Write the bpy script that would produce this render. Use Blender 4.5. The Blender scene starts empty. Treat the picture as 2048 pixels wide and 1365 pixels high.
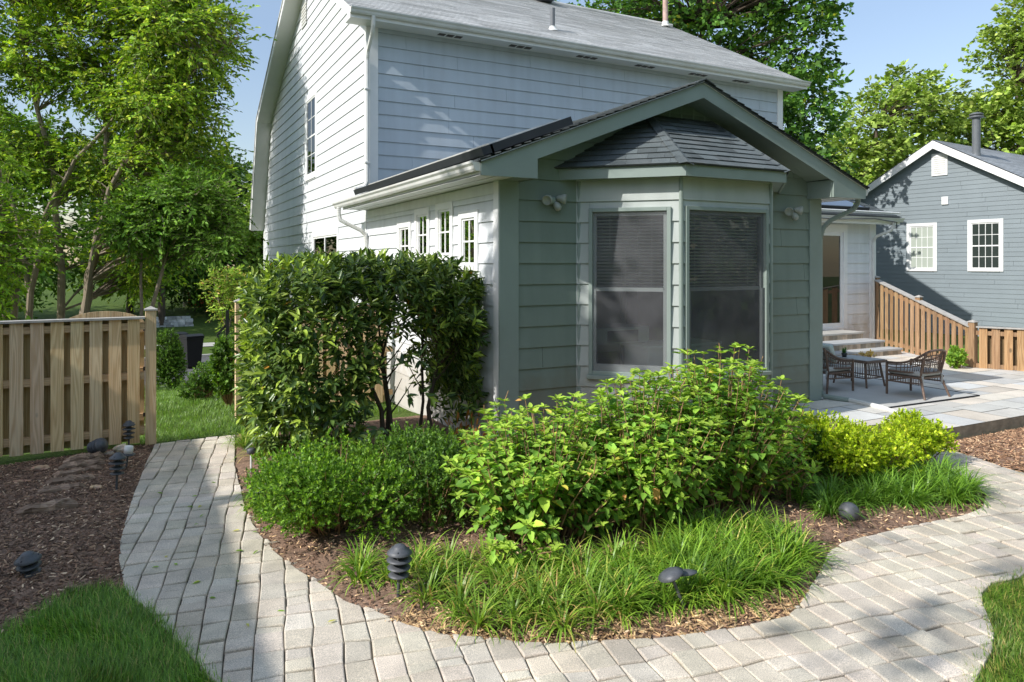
import bpy, math, random
import numpy as np
from mathutils import Vector

rnd = random.Random(7)
nr = np.random.default_rng(11)
SC = bpy.context.scene
COL = SC.collection

# ------------------------------------------------------------------ helpers
def V(*a): return np.array(a, float)
def unit(v):
    v = np.asarray(v, float); return v / max(1e-9, np.linalg.norm(v))

def tag(o, label=None, cat=None, group=None, kind=None):
    if label: o['label'] = label
    if cat: o['category'] = cat
    if group: o['group'] = group
    if kind: o['kind'] = kind
    return o

def empty(name, loc, label, cat, group=None):
    o = bpy.data.objects.new(name, None); COL.objects.link(o)
    o.location = loc; o.empty_display_size = .2
    return tag(o, label, cat, group)

def link_mesh(name, me, mat, parent=None):
    o = bpy.data.objects.new(name, me); COL.objects.link(o)
    if mat is not None: me.materials.append(mat)
    if parent is not None:
        o.parent = parent
        o.matrix_parent_inverse.identity()
        M = parent
        off = Vector((0, 0, 0))
        while M is not None:
            off += Vector(M.location); M = M.parent
        me.transform(__import__('mathutils').Matrix.Translation(-off))
    return o

class MB:
    """collects polygons; every vertex carries a tint (rgb) and a random number (alpha)"""
    def __init__(s): s.v = []; s.f = []; s.t = []; s.uv = {}
    def poly(s, pts, tint=(1, 1, 1), r=None, uv=None):
        b = len(s.v); r = rnd.random() if r is None else r
        if not hasattr(tint, '__len__'): tint = (tint,) * 3
        for p in pts: s.v.append(tuple(map(float, p))); s.t.append((*tint[:3], r))
        s.f.append(tuple(range(b, b + len(pts))))
        if uv is not None: s.uv[len(s.f) - 1] = uv
    def obox(s, O, S, T, N, s0, s1, t0, t1, n0, n1, tint=(1, 1, 1), r=None):
        O, S, T, N = map(np.asarray, (O, S, T, N)); r = rnd.random() if r is None else r
        if not hasattr(tint, '__len__'): tint = (tint,) * 3
        b = len(s.v)
        for n in (n0, n1):
            for (a, c) in ((s0, t0), (s1, t0), (s1, t1), (s0, t1)):
                s.v.append(tuple(O + S * a + T * c + N * n)); s.t.append((*tint, r))
        q = [(0, 3, 2, 1), (4, 5, 6, 7), (0, 1, 5, 4), (1, 2, 6, 5), (2, 3, 7, 6), (3, 0, 4, 7)]
        if np.dot(np.cross(S, T), N) * (s1 - s0) * (t1 - t0) * (n1 - n0) < 0: q = [x[::-1] for x in q]
        s.f += [tuple(b + i for i in x) for x in q]
    def box(s, x0, x1, y0, y1, z0, z1, tint=(1, 1, 1), r=None):
        s.obox((0, 0, 0), (1, 0, 0), (0, 1, 0), (0, 0, 1), x0, x1, y0, y1, z0, z1, tint, r)
    def bar(s, a, b, w, h, up=(0, 0, 1), tint=(1, 1, 1), r=None):
        a, b = V(*a), V(*b); d = b - a; L = np.linalg.norm(d); d = d / L
        sd = np.cross(d, up); 
        if np.linalg.norm(sd) < 1e-3: sd = np.cross(d, (0, 1, 0))
        sd = unit(sd); u = np.cross(sd, d)
        s.obox(a, sd, u, -d, -w / 2, w / 2, -h / 2, h / 2, 0, -L, tint, r)
    def tube(s, pts, radii, n=8, tint=(1, 1, 1), cap=True, r=None):
        pts = [V(*p) for p in pts]; k = len(pts)
        if not hasattr(radii, '__len__'): radii = [radii] * k
        r = rnd.random() if r is None else r
        b = len(s.v); ref = None
        for i, p in enumerate(pts):
            d = unit(pts[min(i + 1, k - 1)] - pts[max(i - 1, 0)])
            if ref is None:
                ref = np.cross(d, (0, 0, 1)) if abs(d[2]) < .9 else np.cross(d, (1, 0, 0))
            ref = unit(ref - d * np.dot(ref, d)); bi = np.cross(d, ref)
            for j in range(n):
                a = 2 * math.pi * j / n
                s.v.append(tuple(p + (ref * math.cos(a) + bi * math.sin(a)) * radii[i])); s.t.append((*tint, r))
        for i in range(k - 1):
            for j in range(n):
                a, c = b + i * n + j, b + i * n + (j + 1) % n
                s.f.append((a, c, c + n, a + n))
        if cap:
            s.f.append(tuple(b + j for j in range(n))[::-1]); s.f.append(tuple(b + (k - 1) * n + j for j in range(n)))
    def lathe(s, prof, c, n=20, axis=(0, 0, 1), tint=(1, 1, 1)):
        axis = unit(axis); x = unit(np.cross(axis, (0.3, 1, 0.2))); y = np.cross(axis, x); c = V(*c); b = len(s.v)
        for (r, z) in prof:
            for j in range(n):
                a = 2 * math.pi * j / n
                s.v.append(tuple(c + axis * z + (x * math.cos(a) + y * math.sin(a)) * r)); s.t.append((*tint, .5))
        for i in range(len(prof) - 1):
            for j in range(n):
                a, d = b + i * n + j, b + i * n + (j + 1) % n
                s.f.append((a, d, d + n, a + n))
        s.f.append(tuple(b + j for j in range(n))[::-1]); s.f.append(tuple(b + (len(prof) - 1) * n + j for j in range(n)))
    def extr(s, prof, O, A, B, D, L, tint=(1, 1, 1)):
        """profile (a,b) pairs in axes A,B extruded along D by L"""
        O, A, B, D = map(np.asarray, (O, A, B, D)); n = len(prof)
        p0 = [O + A * a + B * c for a, c in prof]; p1 = [p + D * L for p in p0]
        for i in range(n):
            j = (i + 1) % n
            s.poly([p0[i], p0[j], p1[j], p1[i]], tint, .5)
        s.poly(p0[::-1], tint, .5); s.poly(p1, tint, .5)
    def prism(s, pts, z0, z1, tint=(1, 1, 1)):
        n = len(pts)
        s.poly([(x, y, z1) for x, y in pts], tint, .5); s.poly([(x, y, z0) for x, y in pts][::-1], tint, .5)
        for i in range(n):
            (a, b), (c, d) = pts[i], pts[(i + 1) % n]
            s.poly([(a, b, z0), (c, d, z0), (c, d, z1), (a, b, z1)], tint, .5)
    def build(s, name, mat, parent=None, smooth=False, bevel=0, recalc=False):
        me = bpy.data.meshes.new(name); me.from_pydata(s.v, [], s.f)
        at = me.attributes.new('tint', 'FLOAT_COLOR', 'POINT')
        at.data.foreach_set('color', np.array(s.t, np.float32).ravel())
        if s.uv:
            ul = me.uv_layers.new(name='uv')
            for i, uv in s.uv.items():
                p = me.polygons[i]
                for k, li in enumerate(range(p.loop_start, p.loop_start + p.loop_total)): ul.data[li].uv = uv[k]
        if smooth: me.polygons.foreach_set('use_smooth', [True] * len(me.polygons))
        me.update()
        o = link_mesh(name, me, mat, parent)
        if bevel:
            m = o.modifiers.new('bevel', 'BEVEL'); m.width = bevel; m.segments = 2; m.limit_method = 'ANGLE'
        return o

def np_mesh(name, verts, faces_q, tints, mat, parent=None, tris=None, smooth=False):
    me = bpy.data.meshes.new(name)
    nq = 0 if faces_q is None else len(faces_q); nt = 0 if tris is None else len(tris)
    me.vertices.add(len(verts)); me.vertices.foreach_set('co', np.asarray(verts, np.float32).ravel())
    idx = []; 
    if nq: idx.append(np.asarray(faces_q, np.int32).ravel())
    if nt: idx.append(np.asarray(tris, np.int32).ravel())
    idx = np.concatenate(idx); me.loops.add(len(idx)); me.loops.foreach_set('vertex_index', idx)
    tot = np.concatenate([np.full(nq, 4), np.full(nt, 3)]).astype(np.int32)
    st = np.concatenate([[0], np.cumsum(tot)[:-1]]).astype(np.int32)
    me.polygons.add(nq + nt); me.polygons.foreach_set('loop_start', st); me.polygons.foreach_set('loop_total', tot)
    if smooth: me.polygons.foreach_set('use_smooth', [True] * (nq + nt))
    at = me.attributes.new('tint', 'FLOAT_COLOR', 'POINT'); at.data.foreach_set('color', np.asarray(tints, np.float32).ravel())
    me.update(calc_edges=True); me.validate()
    return link_mesh(name, me, mat, parent)

def nrm(a): return a / np.maximum(1e-9, np.linalg.norm(a, axis=1, keepdims=True))

def leaf_arrays(P, D, Nn, L, W, fold=.18, droop=.18):
    D = nrm(D); S = nrm(np.cross(D, Nn)); N2 = np.cross(S, D); L = L[:, None]; W = W[:, None]
    tip = P + D * L - N2 * droop * L
    l1 = P + D * .32 * L + S * .5 * W + N2 * fold * W - N2 * droop * .12 * L
    l2 = P + D * .7 * L + S * .36 * W + N2 * fold * W * .8 - N2 * droop * .5 * L
    r1 = P + D * .32 * L - S * .5 * W + N2 * fold * W - N2 * droop * .12 * L
    r2 = P + D * .7 * L - S * .36 * W + N2 * fold * W * .8 - N2 * droop * .5 * L
    v = np.stack([P, l1, l2, tip, r2, r1], 1).reshape(-1, 3); n = len(P)
    b = (np.arange(n) * 6)[:, None]
    q = np.concatenate([b + np.array([[0, 1, 2, 3]]), b + np.array([[0, 3, 4, 5]])])
    return v, q
def leaf_simple(P, D, Nn, L, W):
    D = nrm(D); S = nrm(np.cross(D, Nn)); L = L[:, None]; W = W[:, None]
    v = np.stack([P, P + D * .45 * L + S * .5 * W, P + D * L, P + D * .45 * L - S * .5 * W], 1).reshape(-1, 3)
    return v, (np.arange(len(P)) * 4)[:, None] + np.array([[0, 1, 2, 3]])

def leaves(name, P, D, Nn, L, W, col, mat, parent=None, simple=False, **k):
    if simple: v, q = leaf_simple(P, D, Nn, L, W); m = 4
    else: v, q = leaf_arrays(P, D, Nn, L, W, **k); m = 6
    t = np.concatenate([col, nr.random((len(P), 1))], 1); t = np.repeat(t, m, 0)
    return np_mesh(name, v, q, t, mat, parent)

def blades(name, P, az, lean, L, W, col, mat, parent=None, segs=4, curl=1.2):
    """arching strap leaves: base P, azimuth, initial lean from vertical, length"""
    n = len(P); ang = lean.copy(); pos = P.copy(); rows = []
    h = np.stack([np.cos(az), np.sin(az), 0 * az], 1); sd = np.stack([-np.sin(az), np.cos(az), 0 * az], 1)
    for i in range(segs + 1):
        w = W * (1 - (i / segs) ** 2 * .97) * .5
        rows += [pos - sd * w[:, None], pos + sd * w[:, None]]
        st = (L / segs)[:, None]
        pos = pos + (h * np.sin(ang)[:, None] + np.array([[0, 0, 1.]]) * np.cos(ang)[:, None]) * st
        ang = ang + curl * (.5 + .5 * i / segs) / segs * (0.6 + .8 * lean)
    v = np.stack(rows, 1).reshape(-1, 3); m = 2 * (segs + 1)
    b = (np.arange(n) * m)[:, None]
    q = np.concatenate([b + np.array([[2 * i, 2 * i + 1, 2 * i + 3, 2 * i + 2]]) for i in range(segs)])
    t = np.repeat(np.concatenate([col, nr.random((n, 1))], 1), m, 0).reshape(n, m, 4)
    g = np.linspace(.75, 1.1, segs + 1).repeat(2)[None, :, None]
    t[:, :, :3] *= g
    return np_mesh(name, v, q, t.reshape(-1, 4), mat, parent)

GAIN = np.array([2.05, 1.95, 1.5])
def cols(n, *cw, var=.18):
    """n random colours mixed from (rgb, weight) with brightness variation"""
    w = np.array([c[1] for c in cw], float); w /= w.sum()
    base = np.array([c[0] for c in cw])[nr.choice(len(cw), n, p=w)]
    return base * GAIN * (1 + nr.normal(0, var, (n, 1)).clip(-.5, .6))

# ------------------------------------------------------------------ materials
def nodes(name):
    m = bpy.data.materials.new(name); m.use_nodes = True; nt = m.node_tree; nt.nodes.clear()
    out = nt.nodes.new('ShaderNodeOutputMaterial'); return m, nt, out
def N(nt, typ, **kw):
    n = nt.nodes.new(typ)
    for k, v in kw.items():
        if k.startswith('i_'): n.inputs[k[2:].replace('_', ' ')].default_value = v
        else: setattr(n, k, v)
    return n
def L(nt, a, b): nt.links.new(a, b)
def mixc(nt, mode, fac, a, b):
    n = nt.nodes.new('ShaderNodeMix'); n.data_type = 'RGBA'; n.blend_type = mode
    if isinstance(fac, float): n.inputs[0].default_value = fac
    else: L(nt, fac, n.inputs[0])
    for i, x in ((6, a), (7, b)):
        if isinstance(x, tuple): n.inputs[i].default_value = (*x, 1)
        else: L(nt, x, n.inputs[i])
    return n.outputs[2]
def ramp(nt, fac, stops):
    r = nt.nodes.new('ShaderNodeValToRGB'); L(nt, fac, r.inputs[0]); e = r.color_ramp.elements
    while len(e) < len(stops): e.new(.5)
    for x, (p, c) in zip(e, stops): x.position = p; x.color = (*c, 1) if hasattr(c, '__len__') else (c, c, c, 1)
    return r.outputs[0]

def pm(name, color, rough=.6, var=.1, scale=6., fine=0., fscale=120., bump=0., bscale=60., spec=.4, metal=0., stretch=(1, 1, 1), stain=None, stain_scale=1.2, splash=None):
    m, nt, out = nodes(name)
    p = N(nt, 'ShaderNodeBsdfPrincipled'); L(nt, p.outputs[0], out.inputs[0])
    a = N(nt, 'ShaderNodeAttribute', attribute_name='tint')
    tc = N(nt, 'ShaderNodeTexCoord'); mp = N(nt, 'ShaderNodeMapping'); mp.inputs['Scale'].default_value = stretch
    L(nt, tc.outputs['Object'], mp.inputs[0])
    n1 = N(nt, 'ShaderNodeTexNoise', i_Scale=scale, i_Detail=4.); L(nt, mp.outputs[0], n1.inputs[0])
    c = mixc(nt, 'MULTIPLY', 1., (color), a.outputs['Color'])
    c = mixc(nt, 'MULTIPLY', 1., c, ramp(nt, n1.outputs[0], [(.25, 1 - var), (.75, 1 + var)]))
    if fine:
        n2 = N(nt, 'ShaderNodeTexNoise', i_Scale=fscale, i_Detail=2.); L(nt, mp.outputs[0], n2.inputs[0])
        c = mixc(nt, 'MULTIPLY', 1., c, ramp(nt, n2.outputs[0], [(.3, 1 - fine), (.7, 1 + fine)]))
    if stain is not None:
        n3 = N(nt, 'ShaderNodeTexNoise', i_Scale=stain_scale, i_Detail=6., i_Roughness=.65); L(nt, tc.outputs['Object'], n3.inputs[0])
        c = mixc(nt, 'MIX', ramp(nt, n3.outputs[0], [(.5, 0.), (.78, .55)]), c, stain)
    if splash is not None:
        sp = N(nt, 'ShaderNodeSeparateXYZ'); L(nt, tc.outputs['Object'], sp.inputs[0]); n4 = N(nt, 'ShaderNodeTexNoise', i_Scale=5., i_Detail=5.); L(nt, tc.outputs['Object'], n4.inputs[0])
        ma = N(nt, 'ShaderNodeMath', operation='MULTIPLY_ADD'); ma.inputs[1].default_value = -1.1; L(nt, n4.outputs[0], ma.inputs[0]); L(nt, sp.outputs[2], ma.inputs[2])
        c = mixc(nt, 'MIX', ramp(nt, ma.outputs[0], [(0., .55), (.42, 0.)]), c, splash)
        ms = N(nt, 'ShaderNodeMapping'); ms.inputs['Scale'].default_value = (5, 5, .3); L(nt, tc.outputs['Object'], ms.inputs[0]); n5 = N(nt, 'ShaderNodeTexNoise', i_Scale=1., i_Detail=4.); L(nt, ms.outputs[0], n5.inputs[0])
        c = mixc(nt, 'MULTIPLY', 1., c, ramp(nt, n5.outputs[0], [(.35, .94), (.6, 1.02)]))
    L(nt, c, p.inputs['Base Color'])
    p.inputs['Roughness'].default_value = rough; p.inputs['Specular IOR Level'].default_value = spec; p.inputs['Metallic'].default_value = metal
    if bump:
        nb = N(nt, 'ShaderNodeTexNoise', i_Scale=bscale, i_Detail=3.); L(nt, mp.outputs[0], nb.inputs[0])
        b = N(nt, 'ShaderNodeBump', i_Strength=bump, i_Distance=.01); L(nt, nb.outputs[0], b.inputs['Height']); L(nt, b.outputs[0], p.inputs['Normal'])
        if splash is not None:
            nw = N(nt, 'ShaderNodeTexNoise', i_Scale=2.2, i_Detail=1.); L(nt, tc.outputs['Object'], nw.inputs[0]); b2 = N(nt, 'ShaderNodeBump', i_Strength=.12, i_Distance=.03); L(nt, nw.outputs[0], b2.inputs['Height']); L(nt, b2.outputs[0], b.inputs['Normal'])
    return m

def leafmat(name, trans=.35, rough=.45, spec=.35, tcol=(1.15, 1.25, .5)):
    m, nt, out = nodes(name)
    a = N(nt, 'ShaderNodeAttribute', attribute_name='tint')
    p = N(nt, 'ShaderNodeBsdfPrincipled'); p.inputs['Roughness'].default_value = rough; p.inputs['Specular IOR Level'].default_value = spec
    L(nt, a.outputs['Color'], p.inputs['Base Color'])
    t = N(nt, 'ShaderNodeBsdfTranslucent'); L(nt, mixc(nt, 'MULTIPLY', 1., a.outputs['Color'], tcol), t.inputs[0])
    mx = N(nt, 'ShaderNodeMixShader'); mx.inputs[0].default_value = trans
    L(nt, p.outputs[0], mx.inputs[1]); L(nt, t.outputs[0], mx.inputs[2]); L(nt, mx.outputs[0], out.inputs[0])
    return m

def woodmat(name, c1, c2, c3, axis='z', rough=.75):
    m, nt, out = nodes(name)
    p = N(nt, 'ShaderNodeBsdfPrincipled'); p.inputs['Roughness'].default_value = rough; p.inputs['Specular IOR Level'].default_value = .2
    L(nt, p.outputs[0], out.inputs[0])
    a = N(nt, 'ShaderNodeAttribute', attribute_name='tint'); tc = N(nt, 'ShaderNodeTexCoord')
    mul = N(nt, 'ShaderNodeMath', operation='MULTIPLY'); mul.inputs[1].default_value = 37.; L(nt, a.outputs['Alpha'], mul.inputs[0])
    cb = N(nt, 'ShaderNodeCombineXYZ'); 
    for i in range(3): L(nt, mul.outputs[0], cb.inputs[i])
    ad = N(nt, 'ShaderNodeVectorMath', operation='ADD'); L(nt, tc.outputs['Object'], ad.inputs[0]); L(nt, cb.outputs[0], ad.inputs[1])
    sc = {'z': (9, 9, .55), 'x': (.55, 9, 9)}[axis]
    mp = N(nt, 'ShaderNodeMapping'); mp.inputs['Scale'].default_value = sc; L(nt, ad.outputs[0], mp.inputs[0])
    n1 = N(nt, 'ShaderNodeTexNoise', i_Scale=1.0, i_Detail=1.); L(nt, mp.outputs[0], n1.inputs[0])
    m2 = N(nt, 'ShaderNodeMath', operation='MULTIPLY'); m2.inputs[1].default_value = 62.; L(nt, n1.outputs[0], m2.inputs[0])
    sn = N(nt, 'ShaderNodeMath', operation='SINE'); L(nt, m2.outputs[0], sn.inputs[0])
    mr = N(nt, 'ShaderNodeMapRange'); mr.inputs[1].default_value = -1; mr.inputs[2].default_value = 1; L(nt, sn.outputs[0], mr.inputs[0])
    n2 = N(nt, 'ShaderNodeTexNoise', i_Scale=12., i_Detail=4.); L(nt, mp.outputs[0], n2.inputs[0])
    c = mixc(nt, 'MIX', mr.outputs[0], c1, c2)
    c = mixc(nt, 'MIX', ramp(nt, n2.outputs[0], [(.45, 0.), (.75, .6)]), c, c3)
    # knots
    vo = N(nt, 'ShaderNodeTexVoronoi', i_Scale=3.2); mk = N(nt, 'ShaderNodeMapping'); mk.inputs['Scale'].default_value = {'z': (1, 1, .5), 'x': (.5, 1, 1)}[axis]
    L(nt, ad.outputs[0], mk.inputs[0]); L(nt, mk.outputs[0], vo.inputs[0])
    c = mixc(nt, 'MIX', ramp(nt, vo.outputs['Distance'], [(.05, .8), (.1, 0.)]), c, tuple(x * .35 for x in c3))
    c = mixc(nt, 'MULTIPLY', 1., c, a.outputs['Color'])
    L(nt, c, p.inputs['Base Color'])
    b = N(nt, 'ShaderNodeBump', i_Strength=.25, i_Distance=.004); L(nt, n2.outputs[0], b.inputs['Height']); L(nt, b.outputs[0], p.inputs['Normal'])
    return m

def glassmat(name, body, refl=1., clear=0., tint=(.9, .95, .93)):
    """window glass: fresnel reflection over a dark body or (clear) over see-through"""
    m, nt, out = nodes(name)
    fr = N(nt, 'ShaderNodeFresnel', i_IOR=1.45 if clear else 1.6)
    gl = N(nt, 'ShaderNodeBsdfGlossy'); gl.inputs['Roughness'].default_value = .01; gl.inputs[0].default_value = (refl, refl, refl, 1)
    if clear: bd = N(nt, 'ShaderNodeBsdfTransparent'); bd.inputs[0].default_value = (*tint, 1)
    else: bd = N(nt, 'ShaderNodeBsdfDiffuse'); bd.inputs[0].default_value = (*body, 1)
    mx = N(nt, 'ShaderNodeMixShader'); L(nt, fr.outputs[0], mx.inputs[0]); L(nt, bd.outputs[0], mx.inputs[1]); L(nt, gl.outputs[0], mx.inputs[2])
    L(nt, mx.outputs[0], out.inputs[0]); return m

def screenmat(name, col, dens):
    m, nt, out = nodes(name)
    tr = N(nt, 'ShaderNodeBsdfTransparent'); d = N(nt, 'ShaderNodeBsdfDiffuse')
    tc = N(nt, 'ShaderNodeTexCoord'); n1 = N(nt, 'ShaderNodeTexNoise', i_Scale=2.2, i_Detail=4.); L(nt, tc.outputs['Object'], n1.inputs[0])
    L(nt, mixc(nt, 'MULTIPLY', 1., col, ramp(nt, n1.outputs[0], [(.3, .7), (.7, 1.25)])), d.inputs[0])
    b = N(nt, 'ShaderNodeBump', i_Strength=.6, i_Distance=.05); n3 = N(nt, 'ShaderNodeTexNoise', i_Scale=1.8, i_Detail=2.); L(nt, tc.outputs['Object'], n3.inputs[0])
    L(nt, n3.outputs[0], b.inputs['Height']); L(nt, b.outputs[0], d.inputs['Normal'])
    mx = N(nt, 'ShaderNodeMixShader'); mx.inputs[0].default_value = dens
    L(nt, tr.outputs[0], mx.inputs[1]); L(nt, d.outputs[0], mx.inputs[2]); L(nt, mx.outputs[0], out.inputs[0]); return m

M = {}
M['white'] = pm('white_siding_paint', (.70, .72, .74), .5, .035, 1.5, bump=.06, bscale=(40), stretch=(1, 1, 1), stain=(.56, .57, .56), stain_scale=.9, splash=(.42, .36, .28))
M['whiterear'] = pm('white_siding_paint_weathered', (.50, .56, .62), .5, .035, 1.5, bump=.06, bscale=40, stain=(.47, .49, .52), stain_scale=.9, splash=(.3, .3, .28))  # darker copy of the white paint, with the rear wall's shade painted in
M['sage'] = pm('grey_green_siding_paint', (.215, .265, .23), .5, .06, 1.6, bump=.08, bscale=45, stain=(.19, .225, .18), stain_scale=1.1, splash=(.20, .19, .14))  # white paint darkened to grey-green to put the front wall's shade into it
M['bay'] = pm('bay_siding_paint', (.47, .505, .48), .5, .05, 1.6, bump=.08, bscale=45, stain=(.35, .39, .34), stain_scale=1.1, splash=(.25, .23, .18))  # lighter copy of the front paint, brightened for the sunlit bay
M['sagetrim'] = pm('grey_green_trim_paint', (.27, .325, .295), .5, .06, 2., bump=.08, bscale=30, stain=(.22, .26, .21))  # white trim darkened likewise, shade of the front put into the colour
M['trim'] = pm('white_trim_paint', (.80, .80, .79), .45, .04, 3., bump=.05, bscale=35)
M['gutter'] = pm('white_gutter_metal', (.72, .72, .69), .35, .07, 2.5, stain=(.45, .42, .36), stain_scale=2.)
M['soffit'] = pm('soffit_paint', (.72, .73, .71), .6, .04, 3.)
M['ventdark'] = pm('dark_vent', (.10, .09, .08), .8)
M['roofgrey'] = pm('weathered_grey_shingle', (.60, .60, .59), .9, .12, 1.2, fine=.25, fscale=160, bump=.3, bscale=150, stain=(.30, .30, .28), stain_scale=.5)
M['roofdark'] = pm('charcoal_shingle', (.10, .118, .122), .9, .12, 3., fine=.45, fscale=220, bump=.5, bscale=200, stain=(.18, .185, .19), stain_scale=2.5)
M['black'] = pm('black_metal', (.03, .032, .036), .45, .1, 8., spec=.5)
M['lampmetal'] = pm('lamp_weathered_metal', (.085, .09, .10), .5, .25, 20., spec=.5)
M['lamplens'] = pm('lamp_lens', (.10, .10, .10), .3)
M['pvc'] = pm('grey_pvc', (.13, .14, .15), .5)
M['rust'] = pm('rusty_flue', (.42, .30, .26), .7, .4, 6., stain=(.30, .12, .05), stain_scale=3.)
M['blind'] = pm('blind_slat', (.40, .40, .39), .6)
M['screenW'] = screenmat('insect_screen', (.66, .66, .70), .11)
M['glass'] = glassmat('clear_pane', (0, 0, 0), clear=1.)
M['pane'] = glassmat('dark_pane', (.035, .045, .04))
M['panegrey'] = glassmat('curtained_pane', (.15, .145, .14), refl=.25)
M['panelight'] = glassmat('bright_curtain_pane', (.42, .46, .40))
M['panel'] = glassmat('solar_glass', (.02, .025, .04))
M['room'] = pm('room_wall', (.06, .07, .072), .8)
M['roomwhite'] = pm('room_white', (.38, .45, .41), .6)
M['sashdark'] = pm('dark_sash', (.07, .08, .08), .5, .05, 2.)
M['sashgrey'] = pm('grey_sash', (.17, .19, .185), .5, .05, 2.)
M['desk'] = pm('desk_paint', (.25, .28, .28), .5)
M['deskdark'] = pm('desk_drawer', (.04, .05, .06), .5)
M['flood'] = pm('flood_light_paint', (.40, .42, .38), .5, .1, 20.)
M['amber'] = pm('tan_wood', (.55, .38, .18), .5)
M['pine'] = woodmat('new_pine', (.80, .60, .37), (.62, .42, .23), (.68, .54, .36))
M['pinex'] = woodmat('new_pine_rail', (.68, .48, .28), (.52, .34, .19), (.56, .42, .27), axis='x')
M['cedar'] = woodmat('brown_fence', (.36, .225, .125), (.24, .14, .075), (.30, .22, .14))
M['redwood'] = woodmat('red_fence', (.30, .10, .04), (.2, .07, .03), (.25, .1, .05))
M['cap'] = pm('weathered_cap', (.40, .38, .35), .8, .2, 12.)
M['log'] = woodmat('rotting_log', (.34, .235, .165), (.17, .105, .07), (.40, .31, .25), axis='x')
M['rock'] = pm('field_stone', (.52, .40, .30), .85, .25, 9., bump=.5, bscale=25)
M['taupe'] = pm('taupe_siding', (.20, .18, .15), .6, .06, 1.5)
M['blue'] = pm('slate_blue_siding', (.22, .258, .28), .55, .06, 1.5)
M['nroof'] = pm('neighbor_roof', (.36, .38, .40), .9, .12, 1.2, fine=.2, fscale=90)
M['shingleside'] = pm('grey_wall_shingle', (.30, .32, .36), .8, .2, 5.)
M['paver'] = pm('concrete_paver', (.62, .545, .45), .9, .2, 3.5, fine=.34, fscale=170, bump=.6, bscale=190, stain=(.25, .23, .19), stain_scale=1.6)
M['joint'] = pm('joint_sand', (.085, .07, .05), .95, .3, 20.)
M['mulch'] = pm('mulch_soil', (.23, .145, .10), .95, .45, 16., fine=.4, fscale=90, bump=.8, bscale=60)
M['chip'] = pm('mulch_chip', (1, 1, 1), .9, .2, 30.)
M['flag'] = pm('bluestone', (1, 1, 1), .75, .14, 2.2, fine=.08, fscale=70, bump=.2, bscale=50)
M['flagedge'] = pm('stone_edge', (.26, .22, .17), .85, .3, 7., bump=.4, bscale=20)
M['stonerise'] = pm('stone_riser', (1, 1, 1), .85, .3, 9., bump=.4, bscale=25)
M['lawn'] = None
M['road'] = pm('asphalt', (.10, .10, .105), .9, .12, 1., fine=.2, fscale=60)
M['curb'] = pm('concrete_walk', (.42, .41, .38), .9, .1, 1.5)
M['bark'] = pm('smooth_bark', (.25, .20, .15), .85, .35, 3.5, bump=.5, bscale=14, stretch=(1, 1, .25), stain=(.15, .11, .075), stain_scale=3.)
M['barkdark'] = pm('dark_bark', (.10, .075, .055), .9, .3, 6., bump=.5, bscale=14, stretch=(1, 1, .3))
M['stem'] = pm('shrub_stem', (.30, .185, .095), .8, .25, 8.)
M['leaf'] = leafmat('leaf', .30, .55, .22)
M['leaf_gloss'] = leafmat('glossy_leaf', .22, .32, .5)
M['leaf_bright'] = leafmat('bright_leaf', .42, .45, .35, (1.2, 1.2, .4))
M['blade'] = leafmat('strap_leaf', .3, .4, .4)
M['wicker'] = pm('brown_wicker', (.15, .10, .075), .55, .3, 30., bump=.3, bscale=120)
M['cushion'] = pm('grey_cushion', (.42, .43, .42), .9, .08, 8.)
M['rug'] = pm('grey_rug', (.50, .49, .46), .95, .08, 3., fine=.12, fscale=140)
M['rugedge'] = pm('rug_binding', (.015, .015, .018), .9)
M['pillow'] = pm('pale_pillow', (.55, .62, .58), .9, .3, 7., stain=(.12, .38, .40), stain_scale=6.)
M['door'] = glassmat('door_glass', (.02, .018, .016))
M['bin'] = pm('black_plastic', (.018, .018, .02), .5)
M['stackstone'] = pm('pale_wall_stone', (.50, .50, .52), .85, .3, 5.)

def lawn_material():
    m, nt, out = nodes('lawn_green')
    p = N(nt, 'ShaderNodeBsdfPrincipled'); p.inputs['Roughness'].default_value = .9; p.inputs['Specular IOR Level'].default_value = .1; L(nt, p.outputs[0], out.inputs[0])
    tc = N(nt, 'ShaderNodeTexCoord'); n1 = N(nt, 'ShaderNodeTexNoise', i_Scale=.6, i_Detail=5.); L(nt, tc.outputs['Object'], n1.inputs[0])
    n2 = N(nt, 'ShaderNodeTexNoise', i_Scale=28., i_Detail=4.); L(nt, tc.outputs['Object'], n2.inputs[0])
    c = mixc(nt, 'MIX', n1.outputs[0], (.060, .105, .022), (.115, .165, .038))
    c = mixc(nt, 'MULTIPLY', 1., c, ramp(nt, n2.outputs[0], [(.3, .55), (.7, 1.4)]))
    L(nt, c, p.inputs['Base Color'])
    b = N(nt, 'ShaderNodeBump', i_Strength=.8, i_Distance=.03); L(nt, n2.outputs[0], b.inputs['Height']); L(nt, b.outputs[0], p.inputs['Normal'])
    return m
M['lawn'] = lawn_material()

# ------------------------------------------------------------------ 2-D clipping and lap boards
def clip(poly, i, val, keep_ge):
    out = []
    n = len(poly)
    for k in range(n):
        a, b = poly[k], poly[(k + 1) % n]
        ina = (a[i] >= val) if keep_ge else (a[i] <= val); inb = (b[i] >= val) if keep_ge else (b[i] <= val)
        if ina: out.append(a)
        if ina != inb:
            t = (val - a[i]) / (b[i] - a[i]); out.append((a[0] + t * (b[0] - a[0]), a[1] + t * (b[1] - a[1])))
    return out if len(out) >= 3 else []
def area(p): return abs(sum(p[i][0] * p[(i + 1) % len(p)][1] - p[(i + 1) % len(p)][0] * p[i][1] for i in range(len(p)))) / 2

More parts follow.
